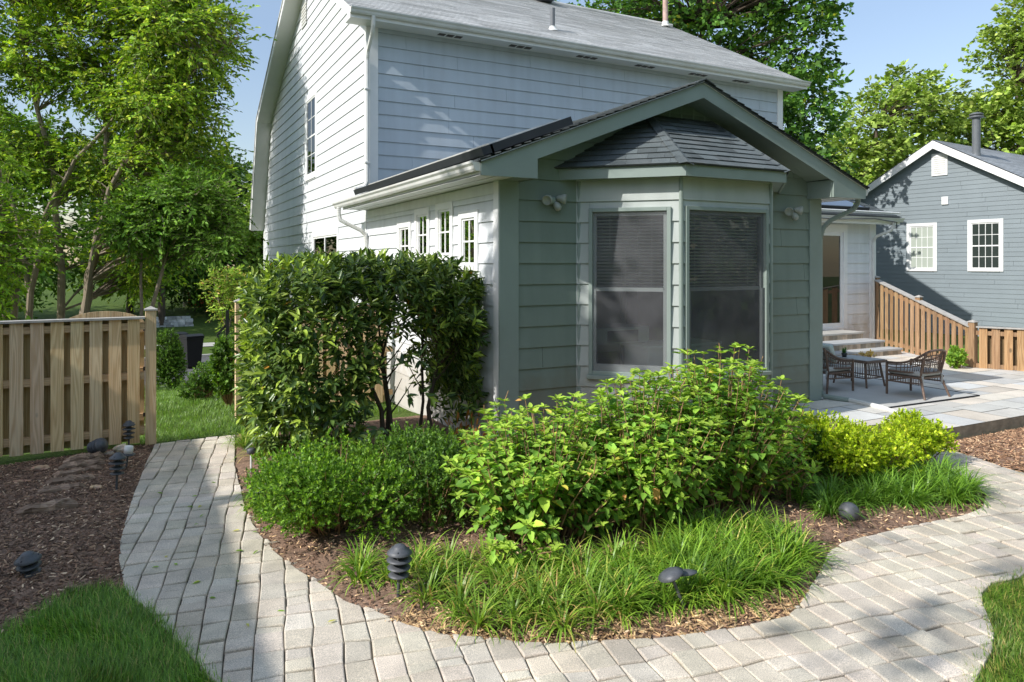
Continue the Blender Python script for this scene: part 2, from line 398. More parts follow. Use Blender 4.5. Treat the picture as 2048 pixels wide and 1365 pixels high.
def lap(mb, outline, openings, expo, O, S, T, Nn, lip=.020, t_start=None, board=(2.2, 3.8), var=.03, back=None, joint=True, liprand=0., gap=.0025):
    """overlapping horizontal courses on a plane (clapboards, shingles, soffit boards); outline in (s,t)"""
    O, S, T, Nn = map(np.asarray, (O, S, T, Nn)); O = O.astype(float)
    flip = np.dot(np.cross(S, T), Nn) < 0
    def P(s, t, n): return O + S * s + T * t + Nn * n
    def emit(pts, tint, r=None): mb.poly(pts[::-1] if flip else pts, tint, r)
    ts = [p[1] for p in outline]; t0, t1 = min(ts), max(ts)
    ta = t0 if t_start is None else t_start
    while ta > t0: ta -= expo
    k = 0
    while ta < t1 - 1e-4:
        tb = ta + expo
        cuts = sorted({max(ta, t0), min(tb, t1)} | {z for o in openings for z in (o[2], o[3]) if ta < z < tb and t0 < z < t1})
        smin = min(p[0] for p in outline); smax = max(p[0] for p in outline)
        ends = []; x = smin - rnd.uniform(0, board[1])
        while x < smax:
            w = rnd.uniform(*board); ends.append((x, x + w, 1 + rnd.uniform(-var, var), rnd.uniform(0, liprand))); x += w
        for a, b in zip(cuts[:-1], cuts[1:]):
            if b - a < 1e-4: continue
            band = clip(clip(outline, 1, a, True), 1, b, False)
            if not band: continue
            spans = [(-1e6, 1e6)]
            for o in openings:
                if o[2] < b - 1e-5 and o[3] > a + 1e-5:
                    ns = []
                    for (p, q) in spans:
                        if o[0] > p: ns.append((p, min(q, o[0])))
                        if o[1] < q: ns.append((max(p, o[1]), q))
                    spans = [z for z in ns if z[1] - z[0] > 1e-4]
            for (p, q) in spans:
                for (e0, e1, tv, lr) in ends:
                    lo, hi = max(p, e0 + (gap if joint else 0)), min(q, e1 - (gap if joint else 0))
                    if hi - lo < 1e-3: continue
                    pc = clip(clip(band, 0, lo, True), 0, hi, False)
                    if not pc or area(pc) < 1e-5: continue
                    lp = lip + lr
                    off = lambda t: lp * (1 - (t - ta) / expo) + .0015
                    r = rnd.random()
                    emit([P(s, t, off(t)) for s, t in pc], tv, r)
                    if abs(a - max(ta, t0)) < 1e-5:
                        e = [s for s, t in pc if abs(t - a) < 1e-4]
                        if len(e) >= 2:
                            s0, s1 = min(e), max(e); emit([P(s0, a, -.004), P(s1, a, -.004), P(s1, a, off(a)), P(s0, a, off(a))], tv * .62, r)  # underside tinted dark to paint a thicker shadow line under each course
                    if liprand or joint:
                        e = [t for s, t in pc if abs(s - lo) < 1e-4]
                        if len(e) >= 2: emit([P(lo, min(e), -.004), P(lo, min(e), off(min(e))), P(lo, max(e), off(max(e))), P(lo, max(e), -.004)], tv, r)
                        e = [t for s, t in pc if abs(s - hi) < 1e-4]
                        if len(e) >= 2: emit([P(hi, min(e), off(min(e))), P(hi, min(e), -.004), P(hi, max(e), -.004), P(hi, max(e), off(max(e)))], tv, r)
        ta = tb; k += 1
    if back is not None:      # sheathing behind, with the same openings
        cuts = sorted({t0, t1} | {min(max(z, t0), t1) for o in openings for z in (o[2], o[3])})
        for a, b in zip(cuts[:-1], cuts[1:]):
            if b - a < 1e-4: continue
            band = clip(clip(outline, 1, a, True), 1, b, False)
            spans = [(-1e6, 1e6)]
            for o in openings:
                if o[2] < b - 1e-5 and o[3] > a + 1e-5:
                    ns = []
                    for (p, q) in spans:
                        if o[0] > p: ns.append((p, min(q, o[0])))
                        if o[1] < q: ns.append((max(p, o[1]), q))
                    spans = [z for z in ns if z[1] - z[0] > 1e-4]
            for (p, q) in spans:
                pc = clip(clip(band, 0, p, True), 0, q, False)
                if pc and area(pc) > 1e-5: emit([P(s, t, back) for s, t in pc], .8)

X_, Y_, Z_ = V(1, 0, 0), V(0, 1, 0), V(0, 0, 1)

def window(parent, O, S, T, Nn, s0, s1, t0, t1, trim=.085, mat='trim', pane='pane', rail='h', grid=(0, 0), proud=.03, sash=.04, depth=.0, sill=True, glassn=.004):
    """framed window: casing frame part with sash and pane sub-parts"""
    f = MB()
    f.obox(O, S, T, Nn, s0, s0 + trim, t0, t1, -.02, proud); f.obox(O, S, T, Nn, s1 - trim, s1, t0, t1, -.02, proud)
    f.obox(O, S, T, Nn, s0 + trim, s1 - trim, t1 - trim, t1, -.02, proud); f.obox(O, S, T, Nn, s0 + trim, s1 - trim, t0, t0 + trim * .8, -.02, proud + (.012 if sill else 0))
    fo = f.build('window_frame', M[mat], parent, bevel=.004)
    a, b, c, d = s0 + trim, s1 - trim, t0 + trim * .8, t1 - trim
    h = MB(); k = sash
    for (p, q, u, w) in ((a, a + k, c, d), (b - k, b, c, d), (a + k, b - k, c, c + k), (a + k, b - k, d - k, d)): h.obox(O, S, T, Nn, p, q, u, w, -.015, .016)
    if rail == 'h': h.obox(O, S, T, Nn, a + k, b - k, (c + d) / 2 - .02, (c + d) / 2 + .02, -.014, .014)
    if rail == 'v': h.obox(O, S, T, Nn, (a + b) / 2 - .03, (a + b) / 2 + .03, c + k, d - k, -.014, .019)
    if rail == 'x':
        h.obox(O, S, T, Nn, (a + b) / 2 - .012, (a + b) / 2 + .012, c + k, d - k, -.014, .011); h.obox(O, S, T, Nn, a + k, b - k, (c + d) / 2 - .012, (c + d) / 2 + .012, -.014, .013)
    gx, gy = grid
    for i in range(1, gx): s = a + k + (b - a - 2 * k) * i / gx; h.obox(O, S, T, Nn, s - .009, s + .009, c + k, d - k, 0, .0115)
    for i in range(1, gy): t = c + k + (d - c - 2 * k) * i / gy; h.obox(O, S, T, Nn, a + k, b - k, t - .009, t + .009, 0, .0105)
    h.build('sash', M[mat], fo, bevel=.003)
    g = MB(); q = [(a + k * .5, c + k * .5), (b - k * .5, c + k * .5), (b - k * .5, d - k * .5), (a + k * .5, d - k * .5)]
    g.poly([np.asarray(O, float) + S * s + T * t + Nn * glassn for s, t in q]); g.build('pane', M[pane], fo)
    return fo

GPROF = [(0, 0), (.055, 0), (.075, .025), (.085, .06), (.11, .085), (.115, .11), (.10, .112), (.095, .10), (.0, .10)]  # gutter cross-section (out, up)

# ================================================================== TERRAIN AND GROUND
TY = np.array([-60, 10.5, 11, 14.2, 18.6, 21.9, 27.5, 35.3, 43.7, 54.6, 75, 250]); TZ = np.array([0, 0, -.05, -.16, -.62, -1.07, -1.9, -1.9, -1.5, -.92, .2, 1.5])
def ground_z(x, y):
    z = np.interp(y, TY, TZ); t = np.clip((np.asarray(x) - 7) / 8, 0, 1); t = t * t * (3 - 2 * t)
    return z * (1 - t)
def build_ground():
    xs = np.concatenate([np.linspace(-250, -40, 22), np.linspace(-38, 40, 79), np.linspace(44, 250, 22)])
    ys = np.concatenate([np.linspace(-60, -8, 14), np.linspace(-6, 60, 133), np.linspace(64, 260, 26)])
    GX, GY = np.meshgrid(xs, ys); Z = ground_z(GX, GY) - .035
    v = np.stack([GX, GY, Z], -1).reshape(-1, 3); nx = len(xs)
    i, j = np.meshgrid(np.arange(len(xs) - 1), np.arange(len(ys) - 1)); b = (j * nx + i).ravel()
    q = np.stack([b, b + 1, b + nx + 1, b + nx], 1)
    o = np_mesh('ground', v, q, np.ones((len(v), 4)), M['lawn'], smooth=True); tag(o, kind='structure')
build_ground()

def strip(name, x0, x1, y0, y1, dz, mat, ny=12, nx=30):
    xs = np.linspace(x0, x1, nx); ys = np.linspace(y0, y1, ny); GX, GY = np.meshgrid(xs, ys)
    v = np.stack([GX, GY, ground_z(GX, GY) + dz], -1).reshape(-1, 3)
    i, j = np.meshgrid(np.arange(nx - 1), np.arange(ny - 1)); b = (j * nx + i).ravel()
    return tag(np_mesh(name, v, np.stack([b, b + 1, b + nx + 1, b + nx], 1), np.ones((len(v), 4)), mat, smooth=True), kind='structure')
strip('road', -60, 60, 28.0, 35.0, -.02, M['road'])
strip('sidewalk', -60, 6.5, 22.6, 23.8, .0, M['curb'])
strip('far_sidewalk', -60, 60, 38.2, 39.4, .0, M['curb'])
kb = MB(); kb.box(-60, 60, 35.0, 35.25, -2.0, -1.79); tag(kb.build('far_kerb', M['curb']), kind='structure')

PATH_OUT = [(.21, 10.25), (.09, 9.24), (-.04, 7.94), (-.12, 6.83), (-.12, 6.38), (-.07, 5.77), (-.01, 5.57), (.08, 5.32), (.21, 4.86), (.32, 4.49), (.41, 4.2), (.55, 3.7), (.9, 3.0), (1.6, 2.3), (2.6, 1.9), (3.5, 2.05), (4.08, 2.34), (4.52, 2.49), (4.78, 2.62), (5.06, 2.85), (5.25, 2.96), (5.48, 3.02), (5.77, 2.98), (6.6, 3.05), (7.6, 3.4), (8.3, 3.9), (8.61, 4.41), (8.89, 5.28), (8.93, 5.68)]
PATH_IN = [(1.18, 10.3), (1.0, 8.77), (.93, 7.6), (.9, 6.79), (.97, 6.05), (1.07, 5.56), (1.18, 5.21), (1.26, 4.9), (1.4, 4.66), (1.52, 4.4), (1.66, 4.21), (1.8, 4.07), (1.96, 3.97), (2.1, 3.85), (2.28, 3.75), (2.59, 3.62), (2.93, 3.5), (3.14, 3.45), (3.48, 3.38), (3.8, 3.36), (4.0, 3.44), (4.48, 3.7), (4.92, 3.96), (5.15, 4.02), (5.91, 4.01), (6.68, 3.94), (7.04, 3.98), (7.49, 4.19), (7.85, 4.51), (8.05, 5.0), (8.1, 5.68)]
PATH = PATH_OUT + PATH_IN[::-1]
def inside(poly, x, y):
    c = np.zeros(np.shape(x), bool); n = len(poly)
    for i in range(n):
        (x1, y1), (x2, y2) = poly[i], poly[(i + 1) % n]
        if y1 == y2: continue
        k = ((y1 > y) != (y2 > y)) & (x < (x2 - x1) * (y - y1) / (y2 - y1) + x1); c ^= k
    return c
def dist_poly(poly, x, y, closed=True):
    d = np.full(np.shape(x), 1e9); n = len(poly)
    for i in range(n if closed else n - 1):
        a, b = np.array(poly[i]), np.array(poly[(i + 1) % n]); ab = b - a; L2 = max(1e-9, ab @ ab)
        t = np.clip(((x - a[0]) * ab[0] + (y - a[1]) * ab[1]) / L2, 0, 1)
        d = np.minimum(d, np.hypot(x - a[0] - t * ab[0], y - a[1] - t * ab[1]))
    return d

def build_path():
    jb = MB(); jb.poly([(x, y, -.014) for x, y in PATH]); o = jb.build('path_joints', M['joint']); tag(o, kind='structure')
    th = math.radians(10); ux = V(math.cos(th), -math.sin(th)); uy = V(math.sin(th), math.cos(th)); px, py = .166, .236
    def convclip(subject, quad):
        out = subject
        for i in range(4):
            a, b = quad[i], quad[(i + 1) % 4]; nx, ny = -(b[1] - a[1]), b[0] - a[0]; res = []
            for k in range(len(out)):
                p, q = out[k], out[(k + 1) % len(out)]
                dp = (p[0] - a[0]) * nx + (p[1] - a[1]) * ny; dq = (q[0] - a[0]) * nx + (q[1] - a[1]) * ny
                if dp >= 0: res.append(p)
                if (dp >= 0) != (dq >= 0): t = dp / (dp - dq); res.append((p[0] + t * (q[0] - p[0]), p[1] + t * (q[1] - p[1])))
            out = res
            if len(out) < 3: return []
        return out
    mb = MB(); rng = random.Random(5)
    off = {}
    def node(i, j):   # shared grid corner with a little wander so the courses wave
        if (i, j) not in off: off[(i, j)] = (rng.gauss(0, .0055) + .004 * math.sin(j * .9 + i), rng.gauss(0, .007) + .010 * math.sin(i * .8 + j * 1.7))
        a, b = off[(i, j)]
        return ux * (i * px + a) + uy * (j * py + b)
    PA = np.array(PATH)
    for i in range(-25, 75):
        for j in range(-15, 70):
            qs = [node(i, j), node(i + 1, j), node(i + 1, j + 1), node(i, j + 1)]
            c = sum(qs) / 4
            if not inside(PATH, c[0], c[1]) and dist_poly(PATH, c[0], c[1]) > .2: continue
            split = rng.random(); parts = [qs]
            if split < .22:
                f = rng.choice([.5, .5, .4]); m1 = qs[0] * (1 - f) + qs[3] * f; m2 = qs[1] * (1 - f) + qs[2] * f
                parts = [[qs[0], qs[1], m2, m1], [m1, m2, qs[2], qs[3]]]
            for q in parts:
                q = [tuple(v) for v in q]
                pc = convclip([tuple(p) for p in PATH], q)
                if len(pc) < 3 or area(pc) < .0012: continue
                cc = np.mean(np.array(pc), 0); w = math.sqrt(area(pc))
                def inset(d): return [tuple(np.array(p) + (cc - np.array(p)) * min(.45, d / (w * .5))) for p in pc]
                g = rng.choice([rng.uniform(.0018, .003), rng.uniform(.003, .006)])
                tx, ty, dz = rng.gauss(0, .018), rng.gauss(0, .022), rng.gauss(0, .0035)
                def Zt(p, z): return (p[0], p[1], z + dz + tx * (p[0] - cc[0]) + ty * (p[1] - cc[1]))
                t = rng.gauss(1, .06); tint = (t * rng.uniform(.97, 1.03), t, t * rng.uniform(.95, 1.03)); r = rng.random()
                A = [Zt(p, -.05) for p in inset(g)]; B = [Zt(p, -.006) for p in inset(g)]; Bm = [Zt(p, .0005) for p in inset(g + .003)]; C = [Zt(p, .004) for p in inset(g + .010)]
                n = len(pc); b0 = len(mb.v)
                for ring in (A, B, Bm, C):
                    for p in ring: mb.v.append(p); mb.t.append((*tint, r))
                for k in range(3):
                    for e in range(n): mb.f.append((b0 + k * n + e, b0 + k * n + (e + 1) % n, b0 + (k + 1) * n + (e + 1) % n, b0 + (k + 1) * n + e))
                mb.f.append(tuple(b0 + 3 * n + e for e in range(n)))
    o = mb.build('paver_path', M['paver']); tag(o, kind='structure')
build_path()

BED_C = PATH_IN[:-1] + [(8.1, 5.72), (9.0, 5.7), (9.5, 5.8), (9.5, 7.8), (8.4, 7.8), (7.4, 6.9), (5.9, 6.9), (5.0, 7.8), (3.9, 7.8), (3.9, 10.4), (1.25, 10.4)]
BED_L = [(.19, 10.32), (.09, 9.24), (-.04, 7.94), (-.12, 6.83), (-.12, 6.38), (-.07, 5.77), (-.23, 5.9), (-.44, 5.88), (-.61, 5.61), (-.9, 5.3), (-1.6, 5.0), (-5, 4.8), (-5.5, 9.3), (-1.38, 10.0)]
BED_R = [(8.65, 4.45), (8.93, 5.3), (8.97, 5.66), (18, 5.66), (18, 3.2), (9.6, 3.0), (8.0, 3.5), (8.35, 3.95)]
def mound(poly, x, y, amp):
    d = np.where(inside(poly, x, y), dist_poly(poly, x, y), 0)
    return -.016 + amp * (1 - np.exp(-d / .35)) + .010 * np.sin(x * 7 + 1.3 * np.sin(y * 5)) * np.sin(y * 6.1) * np.clip(d / .2, 0, 1)
def build_bed(name, poly, amp, step=.06):
    P = np.array(poly); xs = np.arange(P[:, 0].min() - .1, P[:, 0].max() + .1, step); ys = np.arange(P[:, 1].min() - .1, P[:, 1].max() + .1, step)
    GX, GY = np.meshgrid(xs, ys); ins = inside(poly, GX, GY) | (dist_poly(poly, GX, GY) < .05)
    Z = mound(poly, GX, GY, amp) + nr.normal(0, .004, GX.shape); v = np.stack([GX, GY, Z], -1).reshape(-1, 3); nx = len(xs)
    i, j = np.meshgrid(np.arange(nx - 1), np.arange(len(ys) - 1)); ok = ins[:-1, :-1] & ins[1:, 1:] & ins[1:, :-1] & ins[:-1, 1:]
    b = (j * nx + i)[ok]
    o = np_mesh(name, v, np.stack([b, b + 1, b + nx + 1, b + nx], 1), np.ones((len(v), 4)), M['mulch'], smooth=True); tag(o, kind='structure')
build_bed('mulch_bed', BED_C, .07); build_bed('fence_mulch_bed', BED_L, .05); build_bed('patio_mulch_bed', BED_R, .11, .12)

def chips(name, poly, amp, n, box, colset, size=(.012, .055), near=None):
    P = np.array(poly); x = nr.uniform(box[0], box[1], n * 3); y = nr.uniform(box[2], box[3], n * 3)
    k = inside(poly, x, y) | (dist_poly(poly, x, y) < .012); x, y = x[k][:n], y[k][:n]; n = len(x)
    z = mound(poly, x, y, amp) + nr.uniform(.002, .014, n)
    a = nr.uniform(0, 6.283, n); Lh = nr.uniform(*size, n) * .5; Wh = nr.uniform(.003, .010, n) * .5 + .001
    D = np.stack([np.cos(a), np.sin(a), nr.normal(0, .3, n)], 1); S = np.stack([-np.sin(a), np.cos(a), nr.normal(0, .35, n)], 1); U = np.cross(D, S)
    C = np.stack([x, y, z], 1); h = nr.uniform(.002, .005, n)[:, None]
    D = D * Lh[:, None]; S = S * Wh[:, None]; U = nrm(U) * h
    v = np.stack([C - D - S, C + D - S, C + D + S, C - D + S, C - D * .8 - S * .8 + U, C + D * .8 - S * .8 + U, C + D * .8 + S * .8 + U, C - D * .8 + S * .8 + U], 1).reshape(-1, 3)
    b = (np.arange(n) * 8)[:, None]
    q = np.concatenate([b + np.array([f]) for f in ((4, 5, 6, 7), (0, 1, 5, 4), (1, 2, 6, 5), (2, 3, 7, 6), (3, 0, 4, 7))])
    t = np.repeat(np.concatenate([cols(n, *colset, var=.3) * np.array([[2.6, 2.5, 2.4]]) / GAIN, nr.random((n, 1))], 1), 8, 0)
    o = np_mesh(name, v, q, t, M['chip']); return o
BROWN = (((.085, .05, .033), 5), ((.045, .028, .02), 5), ((.13, .085, .055), 3), ((.26, .195, .135), .8))
TAN = (((.12, .07, .042), 4), ((.20, .13, .08), 3), ((.075, .042, .026), 3), ((.30, .22, .14), .8))
tag(chips('mulch_chips', BED_L, .05, 24000, (-3.0, .3, 4.9, 10.4), BROWN), 'dark brown shredded mulch in the fence bed', 'mulch', kind='stuff')
tag(chips('mulch_chips', BED_C, .07, 22000, (.9, 8.2, 3.3, 8.5), BROWN + (((.30, .21, .12), 2),)), 'brown shredded mulch under the shrubs', 'mulch', kind='stuff')
tag(chips('mulch_chips', BED_R, .11, 12000, (7.9, 12.0, 3.0, 5.7), TAN, (.03, .08)), 'reddish brown mulch beside the patio', 'mulch', kind='stuff')

STRAWC = (((.20, .14, .075), 3), ((.14, .09, .048), 3), ((.08, .048, .028), 2), ((.27, .20, .115), 1))
tag(chips('straw_litter', [(1.45, 4.5), (1.75, 4.12), (2.1, 3.86), (2.6, 3.62), (3.15, 3.46), (3.8, 3.37), (4.2, 3.55), (4.0, 3.85), (3.2, 3.85), (2.5, 4.1), (1.9, 4.6)], .07, 3800, (1.4, 4.3, 3.3, 4.7), STRAWC, (.03, .10)), 'dry tan grass litter along the front rim of the bed', 'dry litter', kind='stuff')

# ------------------------------------------------------------------ patio of bluestone
def build_patio():
    z = .15
    
    base = MB()
    base.prism([(8.95, 5.72), (18.3, 5.72), (18.3, 8.6), (15.6, 8.6), (17.2, 12.44), (9.6, 12.44), (9.6, 7.80), (8.45, 7.80), (8.45, 6.3), (8.95, 6.3)], -.04, z - .006)
    o = base.build('patio_base', M['flagedge']); tag(o, kind='structure')
    mb = MB(); pal = [(.30, .33, .36), (.34, .36, .38), (.38, .38, .37), (.44, .41, .35), (.27, .30, .34), (.40, .35, .29), (.33, .35, .35)]
    poly = [(8.95, 5.72), (18.3, 5.72), (18.3, 8.6), (15.6, 8.6), (17.2, 12.44), (9.6, 12.44), (9.6, 7.80), (8.45, 7.80), (8.45, 6.3), (8.95, 6.3)]
    def cut(x0, x1, y0, y1):
        w, h = x1 - x0, y1 - y0
        if (w > 1.05) or (h > .75) or (w * h > .55):
            if w / 1.3 > h: f = rnd.choice([.4, .5, .6]); cut(x0, x0 + w * f, y0, y1); cut(x0 + w * f, x1, y0, y1)
            else: f = rnd.choice([.4, .5, .6]); cut(x0, x1, y0, y0 + h * f); cut(x0, x1, y0 + h * f, y1)
            return
        g = .006; pc = clip(clip(clip(clip(poly, 0, x0 + g, True), 0, x1 - g, False), 1, y0 + g, True), 1, y1 - g, False)
        if len(pc) < 3 or area(pc) < .004: return
        c = pal[rnd.randrange(len(pal))]; k = rnd.uniform(.85, 1.15); dz = rnd.uniform(-.001, .003)
        mb.poly([(a, b, z + dz) for a, b in pc], tuple((v * .55 + .22) * k * 1.5 * w for v, w in zip(c, (1.0, .95, .87))))
    cut(8.4, 18.4, 5.7, 12.5)
    tag(mb.build('patio_flagstones', M['flag']), kind='structure')
build_patio()

# ================================================================== THE HOUSE
X0, Y0, Y1, XR = 3.933, 7.858, 13.55, 15.017
EX1 = 9.533
house = empty('house', (X0, Y1, 0), 'white clapboard house with grey shingle roof and gabled bay window extension', 'house')
def hp(mb, name, mat, parent=None, **k): return mb.build(name, M[mat], parent or house, **k)

# main house: gable wall (faces -X), s = Y, t = Z
g_out = [(Y1, -1.4), (26.07, -2.1), (26.07, 3.62), (24.55, 6.84), (18.48, 9.86), (Y1, 7.12)]
gable_open = [(17.85, 19.2, 4.42, 6.62), (15.7, 18.36, 1.5, 3.08), (19.0, 19.65, 8.5, 9.12)]
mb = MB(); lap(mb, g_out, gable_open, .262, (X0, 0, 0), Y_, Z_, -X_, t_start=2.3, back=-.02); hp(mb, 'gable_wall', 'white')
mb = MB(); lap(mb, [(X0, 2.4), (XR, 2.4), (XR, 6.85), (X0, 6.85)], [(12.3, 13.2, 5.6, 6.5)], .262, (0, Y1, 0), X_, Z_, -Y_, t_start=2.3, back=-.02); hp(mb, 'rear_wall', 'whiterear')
mb = MB(); mb.box(X0 + .05, XR - .02, Y1 + .05, 26.0, -2, 6.8); hp(mb, 'inner_core', 'room')
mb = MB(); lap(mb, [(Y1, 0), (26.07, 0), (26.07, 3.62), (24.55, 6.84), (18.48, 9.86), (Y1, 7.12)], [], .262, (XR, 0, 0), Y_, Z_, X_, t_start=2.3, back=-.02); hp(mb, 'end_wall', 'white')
mb = MB()
for bb in ((X0 - .035, X0 + .20, Y1 - .035, Y1 + .012, 3.5, 6.85), (X0 - .03, X0 - .001, Y1 + .012, Y1 + .14, 2.0, 6.84), (XR - .16, XR + .03, Y1 - .035, Y1 - .001, 3.6, 6.85), (X0 - .032, X0 - .002, 25.85, 26.09, -2.1, 3.4)):
    mb = MB(); mb.box(*bb); hp(mb, 'corner_board', 'trim', bevel=.004)
window(house, (X0, 0, 0), Y_, Z_, -X_, 17.85, 19.2, 4.42, 6.62, .16, pane='panegrey', rail='h', grid=(2, 4))
window(house, (X0, 0, 0), Y_, Z_, -X_, 15.7, 18.36, 1.5, 3.08, .14, pane='panegrey', rail='v', grid=(2, 2))
window(house, (0, Y1, 0), X_, Z_, -Y_, 12.3, 13.2, 5.6, 6.5, .09, pane='pane', rail='h')
mb = MB()
for k in range(7): mb.obox((X0, 0, 0), Y_, Z_, -X_, 19.03, 19.62, 8.52 + k * .085, 8.57 + k * .085, .0, .04)
hp(mb, 'gable_vent', 'gutter')

# main roof: shingle courses on both visible slopes
sl = math.atan(.56); T_r = V(0, math.cos(sl), math.sin(sl)); N_r = V(0, -math.sin(sl), math.cos(sl)); Lr = (18.48 - 13.06) / math.cos(sl)
mb = MB(); lap(mb, [(3.48, 0), (15.47, 0), (15.47, Lr), (3.48, Lr)], [], .14, (0, 13.06, 6.98), X_, T_r, N_r, lip=.011, board=(.3, .9), var=.17, back=-.01, liprand=.003, gap=.002)
roof = hp(mb, 'roof', 'roofgrey')
mb = MB()
pr = [(13.06, 6.98), (18.48, 10.02), (24.75, 6.99), (26.30, 3.45), (26.12, 3.42), (24.6, 6.86), (18.48, 9.83), (13.15, 6.84)]
for X in (3.48, 15.46):
    mb = MB()
    for i in range(3):
        a, b, c, d = pr[i], pr[i + 1], pr[6 - i] if i < 3 else pr[0], pr[7 - i]
        mb.extr([a, b, c, d], (X, 0, 0), Y_, Z_, X_, .025)
    hp(mb, 'rake_board', 'trim')
mb = MB()   # front slopes (a lighter slab) and the rake soffits
for (a, b) in (((18.48, 10.02), (24.75, 6.99)), ((24.75, 6.99), (26.30, 3.45))):
    d = unit(V(0, b[0] - a[0], b[1] - a[1])); n = V(0, -d[2], d[1])
    mb.obox((3.46, a[0], a[1] + .01), X_, d, n, 0, 12.03, 0, math.hypot(b[0] - a[0], b[1] - a[1]), -.03, .012)
mb.build('front_roof', M['roofgrey'], house)
for xa, xb in ((3.5, X0), (XR, 15.45)):
    mb = MB()
    for (a, b) in (((18.48, 9.86), (24.58, 6.86)), ((24.58, 6.86), (26.1, 3.42)), ((13.2, 6.92), (18.48, 9.86))):
        mb.poly([(xa, a[0], a[1]), (xa, b[0], b[1]), (xb, b[0], b[1]), (xb, a[0], a[1])])
    hp(mb, 'rake_soffit', 'soffit')
mb = MB(); mb.tube([(3.44, 18.48, 10.05), (15.5, 18.48, 10.05)], .055, 8); hp(mb, 'ridge_cap', 'roofgrey', roof)
mb = MB(); mb.box(3.5, 15.45, 13.12, Y1 - .003, 6.835, 6.86); sof = hp(mb, 'eave_soffit', 'soffit')
for x in (5.57, 7.16, 8.82, 10.41, 12.0, 13.4):
    m2 = MB()
    for k in range(3): m2.box(x - .27 + k * .18, x - .13 + k * .18, 13.27, 13.40, 6.828, 6.834)
    m2.build('soffit_vent', M['ventdark'], sof)
mb = MB(); mb.box(3.48, 15.47, 13.10, 13.12, 6.82, 7.0); hp(mb, 'fascia', 'trim')
mb = MB(); mb.extr(GPROF, (3.47, 13.10, 6.885), -Y_, Z_, X_, 12.02); hp(mb, 'gutter', 'gutter')
def elbow_pipe(pts, w=.07, d=.055, name='downspout', mat='gutter', par=None):
    m = MB(); m.tube(pts, w * .55, 8); 
    for a, b in zip(pts[:-1], pts[1:]):
        L_ = np.linalg.norm(V(*b) - V(*a))
        if L_ < .25:
            for k in range(4): p = V(*a) + (V(*b) - V(*a)) * (k + .5) / 4; q = p + unit(V(*b) - V(*a)) * .008; m.tube([p, q], w * .62, 8)
    return m.build(name, M[mat], par or house)
elbow_pipe([(3.90, 13.05, 6.88), (3.90, 13.06, 6.72), (3.90, 13.12, 6.6), (3.90, 13.42, 6.32), (3.90, 13.47, 6.18), (3.90, 13.47, 3.86), (3.86, 13.47, 3.76), (3.66, 13.47, 3.70)])
m2 = MB(); 
for z in (4.2, 5.6): m2 = MB(); m2.box(3.85, 3.95, 13.42, 13.53, z, z + .03); m2.build('pipe_strap', M['gutter'], house)
pass
# roof vents
m2 = MB(); m2.lathe([(.15, 0), (.13, .03), (.075, .09), (.07, .12)], (8.49, 14.29, 7.62)); vb = m2.build('vent_flashing', M['gutter'], roof)
m2 = MB(); m2.tube([(8.49, 14.29, 7.66), (8.49, 14.29, 8.16)], .055, 14); m2.build('vent_pipe', M['pvc'], roof, smooth=False)
m2 = MB(); m2.lathe([(.16, 0), (.12, .05), (.10, .16)], (15.0, 18.2, 9.86)); m2.build('flue_flashing', M['gutter'], roof)
m2 = MB(); m2.tube([(15.0, 18.2, 9.9), (15.0, 18.2, 11.3)], .085, 14); m2.build('flue_pipe', M['rust'], roof)
m2 = MB(); m2.lathe([(.22, 0), (.22, .06), (.34, .10), (.34, .2), (.05, .26)], (10.6, 18.3, 9.95)); m2.build('roof_fan', M['black'], roof)

# ---------------- rear extension
RX = (X0 + EX1) / 2; OV = .48; EXL, EXRr = X0 - OV, EX1 + OV; YF = 7.38; EZ = 3.46; SLOPE = .387
def rz(x): return EZ + SLOPE * (min(x, 2 * RX - x) - EXL)
left_open = [(10.99, 11.72, 2.24, 2.99), (10.18, 10.86, 2.33, 3.16), (9.27, 9.96, 2.33, 3.18), (8.44, 9.11, 2.22, 3.01)]
left_open = [(11.02, 11.70, 2.20, 2.985), (10.20, 10.84, 2.34, 3.15), (9.30, 9.94, 2.34, 3.17), (8.46, 9.09, 2.20, 3.00)]
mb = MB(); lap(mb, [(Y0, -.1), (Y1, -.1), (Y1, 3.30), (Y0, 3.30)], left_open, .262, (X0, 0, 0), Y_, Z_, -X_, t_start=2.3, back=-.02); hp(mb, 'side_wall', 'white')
for o in left_open: window(house, (X0, 0, 0), Y_, Z_, -X_, *o, .10, pane='pane', rail='x', proud=.035, sash=.03)
mb = MB(); mb.obox((X0, 0, 0), Y_, Z_, -X_, Y0 + .14, Y1, 3.16, 3.30, .0, .03); hp(mb, 'frieze_board', 'white')
P0, P1, P2, P3 = V(5.02, Y0), V(5.945, 6.932), V(7.476, 6.932), V(8.401, Y0)
gz = lambda x: rz(x) - .05
front = [(X0, -.1), (EX1, -.1), (EX1, gz(EX1)), (RX, gz(RX)), (X0, gz(X0))]
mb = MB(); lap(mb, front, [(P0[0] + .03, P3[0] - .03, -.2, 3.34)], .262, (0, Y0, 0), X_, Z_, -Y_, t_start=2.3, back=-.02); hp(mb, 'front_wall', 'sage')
mb = MB(); lap(mb, [(Y0, 0), (12.5, 0), (12.5, 3.3), (Y0, 3.3)], [], .262, (EX1, 0, 0), Y_, Z_, X_, t_start=2.3, back=-.02); hp(mb, 'right_wall', 'white')
